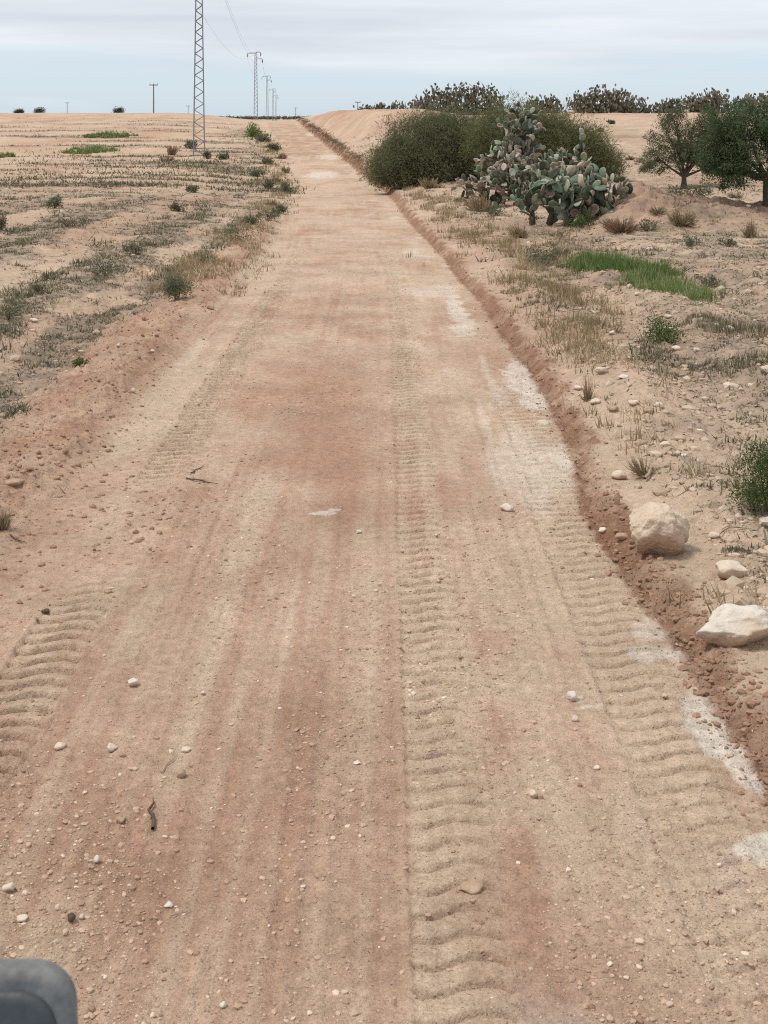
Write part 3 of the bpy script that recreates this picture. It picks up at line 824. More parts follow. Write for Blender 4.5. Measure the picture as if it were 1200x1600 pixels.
# the dark thicket beside the road
p = at(672, 288)
bush('thicket_bush', (p.x, p.y + 1.2, p.z - .05), [(-1.5, -.2, .9, 1.35, 1.3, 1.15), (-.4, .1, 1.5, 1.9, 1.6, 1.75), (1.1, .4, 1.75, 1.9, 1.7, 1.75), (.4, -.7, .85, 1.7, 1.1, 1.0), (2.3, .2, 1.3, 1.5, 1.4, 1.4), (-2.0, .1, .5, .75, .9, .6)],
     3600, 34, .012, .20, M_BUSH, 'large dark olive-green thicket beside the dirt road, left of the prickly pears', 'bush', None, .34, .45, 16, .55)
pb = at(900, 296)
bush('thicket_bush', (pb.x - .2, pb.y + 5.5, ground_z(pb.x, pb.y + 5.5) - .1), [(-1.5, 0, 1.5, 1.9, 1.5, 1.95), (.0, -.1, 1.35, 1.5, 1.4, 1.6), (1.3, 0, 1.15, 1.3, 1.2, 1.35), (2.2, 0, .6, .95, .9, .9), (-2.6, .3, 1.6, 1.3, 1.3, 1.6)],
     3000, 34, .012, .20, M_BUSH2, 'rounded olive-green bush rising behind the prickly pears, sloping down to the right', 'bush', None, .34, .45, 10, .55)

# ---------------------------------------------------------------- prickly pears
def pad_mesh(name, bend=0.0, fold=0.0, notch=0.0):
    V, Fq = [], []
    ns, nr = 12, 3
    # outline of an obovate pad, base at the origin, length 1, domed on both faces
    def out(t):
        a = 2 * math.pi * t
        w = .36 * (1 + .22 * -math.cos(a)) * math.sin(a)
        l = .5 - .5 * math.cos(a)
        return w, l
    for side in (1, -1):
        for r in range(nr):
            k = (1, .72, .34)[r]
            th = (.006, .030, .042)[r] * side
            for j in range(ns):
                w, l = out((j + .5) / ns)
                xx, zz = w * k, .5 + (l - .5) * k
                yy = th + bend * (zz - .3) ** 2 + fold * abs(xx) * 1.4 + notch * math.sin(zz * 9) * xx
                V.append((xx, yy, zz))
        V.append((0, .045 * side + bend * .04, .5))
    half = ns * nr + 1
    tris = []
    for s in (0, 1):
        o = s * half
        for r in range(nr - 1):
            for j in range(ns):
                a, b = o + r * ns + j, o + r * ns + (j + 1) % ns
                c, d = b + ns, a + ns
                tris += [(a, b, c), (a, c, d)] if s == 0 else [(a, c, b), (a, d, c)]
        for j in range(ns):
            a, b = o + (nr - 1) * ns + j, o + (nr - 1) * ns + (j + 1) % ns
            tris.append((a, b, o + ns * nr) if s == 0 else (b, a, o + ns * nr))
    for j in range(ns):
        a, b = j, (j + 1) % ns
        tris += [(a, half + b, b), (a, half + a, half + b)]
    return mesh_np(name, V, tris, True)

def pad_mat(name, c0, c1, edge):
    m, nt, b = new_mat(name)
    N, L = nt.nodes, nt.links
    co = N.new('ShaderNodeTexCoord').outputs['Object']
    oi = N.new('ShaderNodeObjectInfo')
    n = N.new('ShaderNodeTexNoise'); n.inputs['Scale'].default_value = 5; n.inputs['Detail'].default_value = 5
    n.noise_dimensions = '4D'; L.new(co, n.inputs['Vector'])
    mu = N.new('ShaderNodeMath'); mu.operation = 'MULTIPLY'; mu.inputs[1].default_value = 40
    L.new(oi.outputs['Random'], mu.inputs[0]); L.new(mu.outputs[0], n.inputs['W'])
    r = N.new('ShaderNodeValToRGB'); L.new(n.outputs['Fac'], r.inputs[0])
    r.color_ramp.elements[0].position = .3; r.color_ramp.elements[1].position = .7
    r.color_ramp.elements[0].color = (*c0, 1); r.color_ramp.elements[1].color = (*c1, 1)
    # small dark areoles
    vo = N.new('ShaderNodeTexVoronoi'); vo.inputs['Scale'].default_value = 11; L.new(co, vo.inputs['Vector'])
    rr = N.new('ShaderNodeValToRGB'); L.new(vo.outputs['Distance'], rr.inputs[0])
    rr.color_ramp.elements[0].position = .10; rr.color_ramp.elements[1].position = .16
    rr.color_ramp.elements[0].color = (.45, .42, .35, 1); rr.color_ramp.elements[1].color = (1, 1, 1, 1)
    mx = N.new('ShaderNodeMixRGB'); mx.blend_type = 'MULTIPLY'; mx.inputs['Fac'].default_value = 1
    L.new(r.outputs[0], mx.inputs['Color1']); L.new(rr.outputs[0], mx.inputs['Color2'])
    # dry papery margin: follows the pad's own outline
    sp = N.new('ShaderNodeSeparateXYZ'); L.new(co, sp.inputs[0])
    q = N.new('ShaderNodeVectorMath'); q.operation = 'LENGTH'
    mpn = N.new('ShaderNodeMapping'); mpn.inputs['Location'].default_value = (0, 0, -1.0); mpn.inputs['Scale'].default_value = (2.5, 0, 2.0)
    L.new(co, mpn.inputs[0]); L.new(mpn.outputs[0], q.inputs[0])
    re = N.new('ShaderNodeValToRGB'); L.new(q.outputs['Value'], re.inputs[0])
    re.color_ramp.elements[0].position = .84; re.color_ramp.elements[1].position = 1.0
    m2 = N.new('ShaderNodeMixRGB'); L.new(re.outputs[0], m2.inputs['Fac']); L.new(mx.outputs[0], m2.inputs['Color1'])
    m2.inputs['Color2'].default_value = (*edge, 1)
    L.new(m2.outputs[0], b.inputs['Base Color'])
    b.inputs['Roughness'].default_value = .55; b.inputs['Specular IOR Level'].default_value = .3
    return m

PM = [pad_mat('pear_green', (.070, .110, .070), (.165, .215, .140), (.26, .26, .18)),
      pad_mat('pear_pale_green', (.20, .235, .165), (.36, .38, .28), (.50, .47, .36)),
      pad_mat('pear_withered', (.150, .108, .084), (.30, .238, .188), (.46, .40, .32)),
      pad_mat('pear_dry', (.33, .27, .20), (.50, .42, .33), (.58, .50, .40)),
      pad_mat('pear_dark', (.030, .042, .026), (.07, .09, .052), (.12, .12, .08))]
PADS = []
for mi, m in enumerate(PM):
    vs_ = []
    for (bd, fd, nt_) in ((.25, .15, .05), (.9, .5, .12), (-.8, .75, .18)) if mi in (2, 3) else ((.05, .03, 0), (.25, .08, .04), (-.25, .14, .04)):
        me = pad_mesh('pad', bd, fd, nt_); me.materials.append(m); vs_.append(me)
    PADS.append(vs_)

def grow_pads(rnd, roots, max_n, envelope, size=.33, jitter=.5):
    """pads grown from root points: list of (matrix, generation, centre); each new pad sits on the rim of an older one"""
    out, queue = [], []
    for r in roots:
        for k in range(3):
            e = Euler((rnd.uniform(-.8, .8), rnd.uniform(-.8, .8), rnd.uniform(0, 6.28)))
            queue.append((Matrix.Translation(r) @ e.to_matrix().to_4x4(), 0))
    while queue and len(out) < max_n:
        i = 0 if queue[0][1] == 0 else rnd.randrange(len(queue))
        M, g = queue.pop(i)
        s = size * rnd.uniform(.62, 1.2)
        Ms = M @ Matrix.Diagonal((s * rnd.uniform(.72, 1.08), s * rnd.uniform(.8, 1.3), s, 1))
        c = Ms @ Vector((0, 0, .5))
        if not envelope(c) or any((c - o[2]).length < .125 for o in out):
            continue
        out.append((Ms, g, c))
        for k in range(rnd.choice((2, 3, 3, 4)) if g < 9 else 0):
            t = rnd.uniform(-1.0, 1.0)
            a = math.pi - t
            w = .36 * (1 + .22 * -math.cos(a)) * math.sin(a)
            l = .5 - .5 * math.cos(a)
            b = Ms @ Vector((w * .94, 0, l * .97))
            R = M.to_3x3() @ Euler((rnd.gauss(0, jitter), t * .8 + rnd.gauss(0, .25), rnd.gauss(0, 1.0))).to_matrix()
            z = R @ Vector((0, 0, 1))
            if z.z < -.35 and rnd.random() < .7: continue
            queue.append((Matrix.Translation(b) @ R.to_4x4(), g + 1))
    return out

def prickly_pear(px, py, y_off, seed, stems, n, lobes, weights, label, size=.33, jitter=.6):
    """stems: (foot x, foot y, top x, top y, top z) in metres about the plant's base; lobes bound the pads"""
    rnd = random.Random(seed)
    p = at(px, py)
    x_ = p.x * (p.y + y_off) / p.y
    loc = Vector((x_, p.y + y_off, ground_z(x_, p.y + y_off) - .04))
    t = thing('prickly_pear', loc, label, 'cactus', 'prickly pears in front of the thicket')
    roots = []
    for (fx, fy, tx, ty, tz) in stems:
        a, b = Vector((fx, fy, -.05)), Vector((tx, ty, tz))
        m_ = a.lerp(b, .5) + Vector((rnd.uniform(-.15, .15), rnd.uniform(-.1, .1), 0))
        link('trunk', MB().tube([a, m_, b], [.10, .075, .045], 7).mesh('trunk', True), M_BARK, t)
        k = max(2, int(tz / .32))
        for j in range(k + 1):
            tt = j / k
            roots.append(a.lerp(m_, tt * 2) if tt < .5 else m_.lerp(b, tt * 2 - 1))
    def env(c):
        return c.z > .06 and any(((c.x - l[0]) / l[3]) ** 2 + ((c.y - l[1]) / l[4]) ** 2 + ((c.z - l[2]) / l[5]) ** 2 < 1 for l in lobes)
    for M, g, c in grow_pads(rnd, roots, n, env, size, jitter):
        k = rnd.choices(range(5), weights(c, rnd))[0]
        o = bpy.data.objects.new('pad', rnd.choice(PADS[k])); C.objects.link(o)
        o.parent = t
        o.matrix_local = M
    return t

prickly_pear(798, 320, 2.0, 3, [(-.3, 0, -.6, 0, 1.4), (0, .1, -.1, 0, 2.0), (.3, 0, .5, 0, 2.6), (.2, .1, .2, 0, 3.0), (.6, -.1, .8, -.1, 2.2)], 290,
             [(.35, 0, 2.9, .95, .6, .85), (.1, 0, 2.2, 1.15, .65, 1.0), (-.2, -.1, 1.3, 1.2, .7, .9), (.75, 0, 2.6, .6, .5, .8)],
             lambda c, r: (3.4, 2.4, 3.0, 1.8, 2.0) if c.z < 3.0 else (5, 2, 1, 1, 2), 'tall withered prickly pear rising highest against the dark thicket', .33, .6)
prickly_pear(792, 322, .2, 8, [(-1.2, .1, -1.4, 0, .5), (-.7, 0, -.8, 0, .8), (-.2, .1, -.3, 0, 1.0), (.3, 0, .2, 0, 1.3), (.7, .1, .8, -.1, 1.3), (.3, -.3, .2, -.4, .7), (-.6, -.3, -.7, -.4, .5), (1.0, -.2, 1.1, -.3, .8), (1.5, -.4, 1.6, -.5, .6)], 296,
             [(-.3, 0, .7, 1.6, .75, .75), (.5, 0, 1.1, 1.0, .7, .85), (-1.2, 0, .55, .7, .6, .5), (1.3, -.2, .7, 1.05, .7, .7), (.6, -.4, .55, 1.5, .6, .55)],
             lambda c, r: (2.6, 2.4, 3.8, 2.0, 1.8), 'sprawling prickly pear with many brownish-pink shrivelled pads, at the centre of the clump', .32, .75)
prickly_pear(880, 330, .9, 12, [(-.6, 0, -.8, 0, 1.2), (0, .1, -.1, 0, 1.8), (.5, 0, .55, 0, 1.5), (.55, .2, .65, .1, 2.35), (-.3, -.2, -.4, -.3, .8)], 230,
             [(-.2, 0, 1.2, 1.1, .7, .85), (.4, 0, 1.2, .8, .6, .8), (.62, .1, 2.2, .16, .2, .6)],
             lambda c, r: (4, 3, 2.0, 2.0, 1.8), 'prickly pear with one bare spike of pads standing above the rest, behind the low one', .32, .6)
prickly_pear(908, 348, .2, 15, [(-.9, .1, -1.1, 0, .6), (-.4, 0, -.5, 0, .9), (.1, .1, 0, 0, 1.1), (.5, 0, .6, 0, 1.0), (.9, 0, 1.15, -.1, .7), (.2, -.4, .2, -.5, .5), (-.5, -.4, -.6, -.5, .4), (.8, -.3, .9, -.4, .4), (-1.4, 0, -1.6, 0, .6)], 296,
             [(-.2, 0, .75, 1.4, .8, .75), (-1.3, 0, .55, .9, .6, .55), (.5, 0, .9, .95, .7, .75), (1.0, -.1, .6, .6, .6, .6)],
             lambda c, r: (4.5, 3.4, 1.6, 1.3, 2.4), 'low prickly pear with blue-green pads, right end of the clump beside the russet shrub', .35, .65)

# prickly pears along the skyline
def far_pear(loc, lobes, n, size, label):
    t = thing('prickly_pear', loc, label, 'cactus', 'prickly pears along the right skyline')
    P = lobes_points(lobes + [(l[0], l[1], .25, l[3] * 1.1, l[4], .7) for l in lobes], int(n * 2.2), .30)
    P[:, 2] -= .25
    n = len(P)
    # each pad: a flat six-sided disc with thickness
    a = np.arange(6) * math.pi / 3
    ring = np.stack([.33 * np.sin(a), 0 * a, .5 - .5 * np.cos(a)], -1)
    base = np.concatenate([ring, [[0, .06, .5], [0, -.06, .5]]])
    tri = np.array([[i, (i + 1) % 6, 6] for i in range(6)] + [[(i + 1) % 6, i, 7] for i in range(6)])
    s = size * RNG.uniform(.7, 1.25, n)
    up = np.stack([RNG.normal(0, .45, n), RNG.normal(0, .45, n), np.ones(n)], -1); up /= np.linalg.norm(up, axis=1, keepdims=True)
    sd = np.cross(up, RNG.normal(0, 1, (n, 3))); sd /= np.linalg.norm(sd, axis=1, keepdims=True)
    nd = np.cross(up, sd)
    R = np.stack([sd, nd, up], -1)
    V = np.einsum('nij,kj->nki', R, base) * s[:, None, None] + P[:, None]
    Fc = (tri[None] + (np.arange(n) * 8)[:, None, None]).reshape(-1, 3)
    o = link('pad', mesh_np('pad', V.reshape(-1, 3), Fc, False, np.repeat(np.clip(RNG.beta(1.6, 2.2, n) + .3 * (RNG.uniform(0, 1, n) < .06), 0, 1), 12)), M_FARPEAR, t)
    o['kind'] = 'stuff'
    rb = random.Random(n)
    for i in range(6):
        l = rb.choice(lobes)
        mb = MB().tube([(l[0] * .8, l[1], -.1), (l[0] * .9 + rb.uniform(-.3, .3), l[1], l[2] * .6), (l[0] + rb.uniform(-.4, .4) * l[3], l[1], l[2] + .5 * l[5])], [.12, .09, .05], 6)
        link('trunk', mb.mesh('trunk', True), M_BARK, t)
    return t

def sky_pos(px, d):
    x_ = (px - 600) / F_PX * d
    return Vector((x_, d, ground_z(x_, d) - .05))
FP = [(706, 128, [(-3.0, 0, 1.0, 1.6, 1.4, 1.2), (-1.2, 0, 1.5, 2.0, 1.5, 1.6), (.8, 0, 1.6, 1.9, 1.5, 1.7), (2.8, 0, 1.7, 1.7, 1.4, 1.8), (4.4, 0, 1.2, 1.2, 1.2, 1.3)], 1500, 'broad dark prickly pear on the skyline, right behind the dark thicket'),
      (852, 126, [(-1.0, 0, 1.1, 1.1, 1.1, 1.2), (.6, 0, 1.1, 1.2, 1.1, 1.15)], 420, 'small open-topped prickly pear on the skyline, between two broader ones'),
      (950, 124, [(-2.6, 0, 1.1, 1.4, 1.3, 1.3), (-.8, 0, 1.5, 1.7, 1.4, 1.6), (1.0, 0, 1.4, 1.6, 1.3, 1.4), (2.9, 0, .9, 1.3, 1.2, 1.0)], 1150, 'broad rounded prickly pear standing on the sandy ridge, right of the small open-topped one'),
      (1042, 124, [(-.4, 0, .8, .9, 1, .85), (.4, 0, 1.0, .8, 1, .95)], 240, 'small prickly pear on the skyline, directly above the left olive tree'),
      (1108, 122, [(-1.3, 0, 1.1, 1.3, 1.2, 1.15), (.5, 0, 1.3, 1.5, 1.3, 1.35)], 560, 'rounded prickly pear on the skyline between the crowns of the two olive trees'),
      (1175, 122, [(-.6, 0, 1.0, 1.2, 1.2, 1.05), (1.2, 0, 1.2, 1.3, 1.2, 1.2)], 420, 'prickly pear on the skyline behind the olive tree at the right edge'),
      (596, 150, [(-1.8, 0, .6, 1.2, 1, .6), (0, 0, .7, 1.2, 1, .7), (1.8, 0, .8, 1.3, 1, .8)], 300, 'low strip of prickly pear showing over the top of the bare earth mound')]
for px, d, lb, n, label in FP:
    pz = sky_pos(px, d)
    if px == 596: pz.z = 3.45 - .05 * 1
    far_pear(pz, lb, n, .34, label)

# ---------------------------------------------------------------- olive trees
def olive(loc, h, fork_h, seed, label, lobes, nclump, leaf, top=9):
    t = thing('olive_tree', loc, label, 'tree', 'olive trees behind the earth bank')
    rb = random.Random(seed)
    mb = MB(); lm = MB()
    fork = Vector((rb.uniform(-.08, .08), 0, fork_h))
    mb.tube([(0, 0, -.1), (.02, 0, .05), (.05 * rb.uniform(-1, 1), 0, fork_h * .55), fork], [.20, .15, .11, .10], 9)
    link('trunk', mb.mesh('trunk', True), M_BARK, t)
    for l in lobes:
        c = Vector(l[:3])
        mid_ = fork.lerp(c, .5) + Vector((rb.uniform(-.15, .15), rb.uniform(-.15, .15), -.1))
        lm.tube([fork - Vector((0, 0, .05)), mid_, c], [.07, .045, .02], 6)
        for k in range(4):
            e = c + Vector((rb.uniform(-1, 1) * l[3], rb.uniform(-1, 1) * l[4], rb.uniform(-.4, 1) * l[5])) * .8
            lm.tube([mid_.lerp(c, .6), (c + e) / 2, e], [.025, .015, .006], 4)
    link('limb', lm.mesh('limb', True), M_BARK, t)
    P = lobes_points(lobes, nclump, .35)
    P = P[(P[:, 2] > h * .16) & (P[:, 2] < top)]
    P = P[fbm(P[:, 0] * 1.5 + seed, P[:, 2] * 1.5 + P[:, 1], 300 + seed, 2) > -.22]
    k_ = RNG.integers(0, len(P), len(P) // 3)
    cen = np.array([0, 0, h * .5])
    out = P[k_] - cen; out /= np.linalg.norm(out, axis=1, keepdims=True)
    tips = [P[k_] + (out + np.array([0, 0, .35])) * q for q in (.12, .26, .38)]
    P = np.concatenate([P] + tips); rad = np.concatenate([RNG.uniform(.5, 1.2, len(P) - 3 * len(k_)) * .24] + [np.full(len(k_), r_) for r_ in (.14, .10, .07)])
    V, Fc, tn = leaf_cloud(P, rad, 34, .014, .10, .3)
    f = link('crown', mesh_np('crown', V, Fc, False, tn), leaf, t); f['kind'] = 'stuff'
    return t
po = at(1068, 294)
olive((po.x, po.y, po.z), 3.6, .55, 5, 'olive tree with a forked trunk and open crown, left of the two', [(-1.05, 0, 1.25, .75, .8, .65), (-.45, 0, 2.1, .85, .8, .8), (.35, 0, 2.6, .85, .7, .8), (.95, .1, 1.6, .85, .8, .75), (.4, -.1, 1.6, .7, .7, .6), (-.35, .2, 2.9, .55, .5, .55), (1.15, 0, 2.5, .6, .5, .6), (1.3, 0, 1.3, .6, .6, .5), (-.2, 0, 1.5, .8, .7, .5)], 640, M_OLIVE)
po2 = at(1196, 320)
olive((po2.x + .05, po2.y, po2.z), 3.6, .85, 9, 'dense dark olive tree cut by the right edge of the view', [(-1.0, 0, 1.5, .75, .8, .65), (-.5, 0, 2.2, .9, .9, .8), (.4, 0, 2.5, .95, .9, .75), (1.1, 0, 1.7, .9, .9, .7), (0, -.2, 1.5, .9, .8, .6), (-1.2, 0, 2.2, .5, .6, .5), (1.4, 0, 2.5, .6, .6, .6), (-1.3, 0, 1.3, .6, .6, .5), (-.8, 0, 1.0, .7, .6, .4), (.9, 0, 1.0, .7, .6, .4)], 1350, M_OLIVE2, 2.7)

# ---------------------------------------------------------------- shrubs
def shrub(px, py, wpx, hpx, mat, label, group=None, name='shrub', kind='leaf', cat='shrub', nmul=1.0):
    p = at(px, py)
    sc = F_PX / p.y
    w, h = wpx / sc, hpx / sc
    px1 = 1.55 / sc                     # a leaf is about one to two pixels wide and several long
    rb = random.Random(int(px * 13 + py))
    lobes = [(rb.uniform(-.3, .3) * w, rb.uniform(-.3, .3) * w, h * rb.uniform(.15, .5), w * rb.uniform(.12, .34), w * rb.uniform(.15, .34), h * rb.uniform(.25, .6)) for _ in range(7)]
    nc = int(70 * nmul)
    t = thing(name, p, label, cat, group)
    P = lobes_points(lobes, nc, .3)
    P = P[P[:, 2] < h * 1.05]
    if kind == 'leaf':
        V, Fc, tn = leaf_cloud(P, RNG.uniform(.6, 1.2, len(P)) * h * .18, 12, px1 * .45, px1 * 2.6, .7)
    else:                               # stalky: long thin stems from the base
        n = len(P) * 6
        Pt = np.repeat(P, 6, 0) + RNG.normal(0, .08, (n, 3)) * h
        B = Pt * np.array([.35, .35, 0]) + np.array([0, 0, -.02]) * h
        s = np.cross(Pt - B, RNG.normal(0, 1, (n, 3))); s /= np.linalg.norm(s, axis=1, keepdims=True)
        s *= px1 * .28
        M_ = B + (Pt - B) * .5 + RNG.normal(0, .04, (n, 3)) * h
        V = np.stack([B - s, B + s, M_ + s, M_ - s, M_ - s, M_ + s, Pt + s * .3, Pt - s * .3], 1).reshape(-1, 3)
        Fc = np.arange(n * 8).reshape(-1, 4)
        tn = np.clip(np.repeat(RNG.uniform(0, 1, n), 2), 0, 1)
    f = link('foliage', mesh_np('foliage', V, Fc, False, tn), mat, t); f['kind'] = 'stuff'
    mb = MB()
    for i in range(5):
        a = rb.uniform(0, 6.28); rr = rb.uniform(.1, .3) * w
        mb.tube([(0, 0, -.03), (math.cos(a) * rr * .5, math.sin(a) * rr * .5, h * .35), (math.cos(a) * rr, math.sin(a) * rr, h * .75)], [px1 * .35, px1 * .25, px1 * .12], 4)
    link('stem', mb.mesh('stem', True), M_TWIG, t)
    return t

# single shrubs
SH = [
    (275, 472, 62, 42, M_SHRUB, 'dark green shrub at the left road edge, nearest of the left-hand shrubs', 'leaf', 3.2),
    (86, 326, 24, 22, M_SHRUB, 'small lone shrub on bare soil, far left in the field', 'leaf', .8),
    (14, 500, 56, 36, M_SHRUB, 'grey-green shrub cut by the left edge of the view', 'leaf', 1.2),
    (165, 432, 66, 30, M_SHRUB, 'spreading shrub in the middle of the long weed strip, left field', 'leaf', 1.2),
    (132, 574, 34, 18, M_SHRUBG, 'tiny moss-green plant low on the bare ground left of the road', 'leaf', .7),
    (4, 826, 40, 40, M_STRAWSHRUB, 'dry tuft with a trailing root, cut by the left edge beside the road', 'stalk', .8),
    (1008, 542, 110, 56, M_SHRUBG, 'low dark-leaved shrub on pink soil, below the bright green grass', 'leaf', 4.0),
    (850, 414, 54, 34, M_SHRUB, 'grey-green shrub in the dry verge, just left of the bright green grass', 'leaf', 1.2),
    (972, 362, 74, 34, M_REDSHRUB, 'russet dry shrub at the right foot of the prickly pears', 'stalk', 2.4),
    (908, 356, 60, 26, M_SHRUBG, 'dark green plant tucked under the low prickly pear', 'leaf', 1.2),
    (1105, 452, 34, 20, M_SHRUB, 'small dark shrub at the near end of the bright green grass', 'leaf', .8),
    (673, 294, 46, 22, M_STRAWSHRUB, 'straw-coloured shrub at the foot of the dark thicket', 'stalk', 1.2),
    (1080, 305, 76, 20, M_SHRUB, 'flat grey-green shrub under the left olive tree', 'leaf', 1.2),
    (1066, 352, 56, 36, M_STRAWSHRUB, 'bleached brown shrub on the face of the earth bank', 'stalk', 1.2),
    (1172, 372, 34, 34, M_STRAWSHRUB, 'dry brown shrub on the earth bank close to the right edge', 'stalk', 1.0),
    (1140, 384, 34, 16, M_SHRUB, 'small low dark shrub at the foot of the earth bank', 'leaf', .7),
    (1010, 360, 34, 18, M_SHRUB, 'small green shrub right of the russet shrub', 'leaf', .7),
    (750, 330, 70, 34, M_STRAWSHRUB, 'clump of dry straw shrub in front of the sprawling prickly pear', 'stalk', 1.4),
    (815, 372, 64, 34, M_STRAWSHRUB, 'straw shrub on the verge between road and prickly pears', 'stalk', 1.4),
    (776, 338, 40, 24, M_SHRUB, 'green shrub among the straw below the sprawling prickly pear', 'leaf', .9),
    (918, 625, 34, 50, M_STRAWSHRUB, 'thin dry weed standing at the lip of the red ditch', 'stalk', .35),
    (1008, 742, 70, 48, M_STRAWSHRUB, 'sparse dead weed beside the pale round stone at the ditch', 'stalk', .45),
    (1080, 384, 30, 14, M_SHRUB, 'tiny dark shrub on the flat ground below the earth bank', 'leaf', .6),
    (938, 206, 10, 5, M_SHRUB, 'tiny dark tuft on the pale slope right of the big bushes, lower of two', 'leaf', .4),
    (955, 194, 14, 5, M_SHRUB, 'tiny dark tuft high on the pale slope right of the big bushes', 'leaf', .4),
    (985, 250, 26, 9, M_STRAWSHRUB, 'low straw tuft on the pale slope left of the left olive tree', 'stalk', .6),
    (1150, 310, 40, 12, M_STRAWSHRUB, 'dry tuft on the crest of the earth bank between the two olive trees', 'stalk', .8),
    (1030, 336, 40, 16, M_STRAWSHRUB, 'straw tuft on the face of the earth bank, left of the bleached brown shrub', 'stalk', .9),
    (268, 242, 30, 20, M_STRAWSHRUB, 'brown shrub to the left of the tall tower foot', 'stalk', .8),
    (297, 232, 20, 14, M_SHRUB, 'dark shrub right behind the tall tower foot', 'leaf', .6),
    (260, 252, 34, 12, M_STRAWSHRUB, 'low dry bush in front of the brown shrub near the tall tower', 'stalk', .7),
    (324, 248, 13, 12, M_SHRUB, 'small dark shrub just right of the tall tower foot', 'leaf', .5),
    (393, 214, 34, 22, M_GRASS, 'bright green shrub beside the road near its crest', 'leaf', 1.0),
    (412, 222, 24, 14, M_SHRUB, 'dull green shrub next to the bright green one near the road crest', 'leaf', .7),
]
for px, py, w, h, m, lab, k, nm in SH:
    shrub(px, py, w, h, m, lab, kind=k, nmul=nm)
# the row of small shrubs along the left verge, from near to far
ORD = ['nearest', 'second nearest', 'third nearest', 'fourth nearest', 'fifth nearest', 'sixth nearest', 'seventh nearest', 'eighth nearest', 'ninth nearest', 'tenth nearest', 'eleventh nearest', 'twelfth nearest', 'thirteenth nearest', 'fourteenth nearest']
ROW = [(375, 378, 46, 30, 0), (392, 350, 18, 14, 0), (418, 345, 26, 20, 0), (436, 333, 22, 14, 0), (425, 322, 24, 12, 1), (448, 302, 22, 18, 0), (415, 295, 18, 14, 0), (432, 285, 24, 14, 1), (402, 276, 22, 10, 0), (445, 270, 18, 12, 1),
       (416, 257, 20, 10, 0), (438, 248, 18, 12, 1), (350, 249, 14, 9, 0), (428, 236, 18, 10, 0)]
for i, (px, py, w, h, k) in enumerate(ROW):
    shrub(px, py, w * 1.35, h * 1.15, M_STRAWSHRUB if k else M_SHRUB, ('straw-coloured' if k else 'dusty green') + ' shrub, ' + ORD[i] + ' in the row along the left verge of the road', 'shrubs along the left verge', nmul=.7, kind='stalk' if k else 'leaf')
# small shrubs in the left field
FS = [(300, 300, 22, 12, 'small dark shrub in the left field, straight below the tall tower'), (325, 412, 22, 12, 'small dark plant on the bare left verge, above the nearest left-hand shrub'), (60, 460, 30, 16, 'low grey-green plant in the weed strip near the left edge'), (210, 398, 36, 18, 'low weed clump at the upper end of the long weed strip'),
      (280, 330, 30, 14, 'low weed clump in the left field, halfway to the tall tower'), (2, 360, 16, 24, 'dark weed standing at the left edge of the view, halfway up the field'), (20, 645, 70, 22, 'flat dark weed patch at the left edge, beside the red soil'), (110, 355, 60, 14, 'wide low weed clump on the second weed strip of the left field')]
for px, py, w, h, lab in FS:
    shrub(px, py, w, h, M_WEED, lab, 'weed clumps in the left field', nmul=.8)
# the leafy bush cut by the right edge
p = at(1192, 800)
bush('green_bush', (p.x + .02, p.y, p.z), [(-.05, 0, .2, .17, .18, .2), (.12, 0, .3, .2, .2, .24), (.0, .05, .38, .14, .14, .14), (-.14, 0, .12, .12, .12, .12), (.3, .05, .3, .2, .2, .3)],
     620, 16, .0038, .026, M_SHRUBG, 'leafy green bush cut by the right edge, above the big round boulder', 'bush', None, .055, .5, 14, .25, M_TWIG)
# bushes on the left skyline
for px, w, h, lab in ((30, 12, 6, 'small dark bush on the left skyline, farthest left'), (62, 14, 9, 'rounded dark bush on the left skyline, beside the farthest left one'), (186, 15, 9, 'lone dark bush on the skyline left of the T-shaped pole')):
    d = 226
    pz = sky_pos(px, d); k = d / F_PX
    bush('skyline_bush', pz, [(-.25 * w * k, 0, h * k * .5, w * k * .3, w * k * .3, h * k * .5), (.2 * w * k, 0, h * k * .55, w * k * .3, w * k * .3, h * k * .55)], 130, 12, .04, .2, M_FARSHRUB, lab, 'bush', 'bushes on the left skyline', .3, .3, 4)

# far groves on the plain, one dark line at the horizon
def grove():
    n = 420
    x_ = RNG.uniform(-330, 40, n); y_ = RNG.uniform(1500, 2100, n)
    P, R_ = [], []
    cen = np.stack([x_, y_, np.full(n, 1.6)], -1)
    c = np.repeat(cen, 6, 0) + RNG.normal(0, 1, (n * 6, 3)) * np.array([1.8, 1.8, .7])
    V, Fc, tn = leaf_cloud(c, np.full(len(c), 1.6), 8, .5, 1.2, .2)
    o = link('far_grove', mesh_np('far_grove', V, Fc, False, tn), M_FARSHRUB); o['kind'] = 'stuff'
grove()

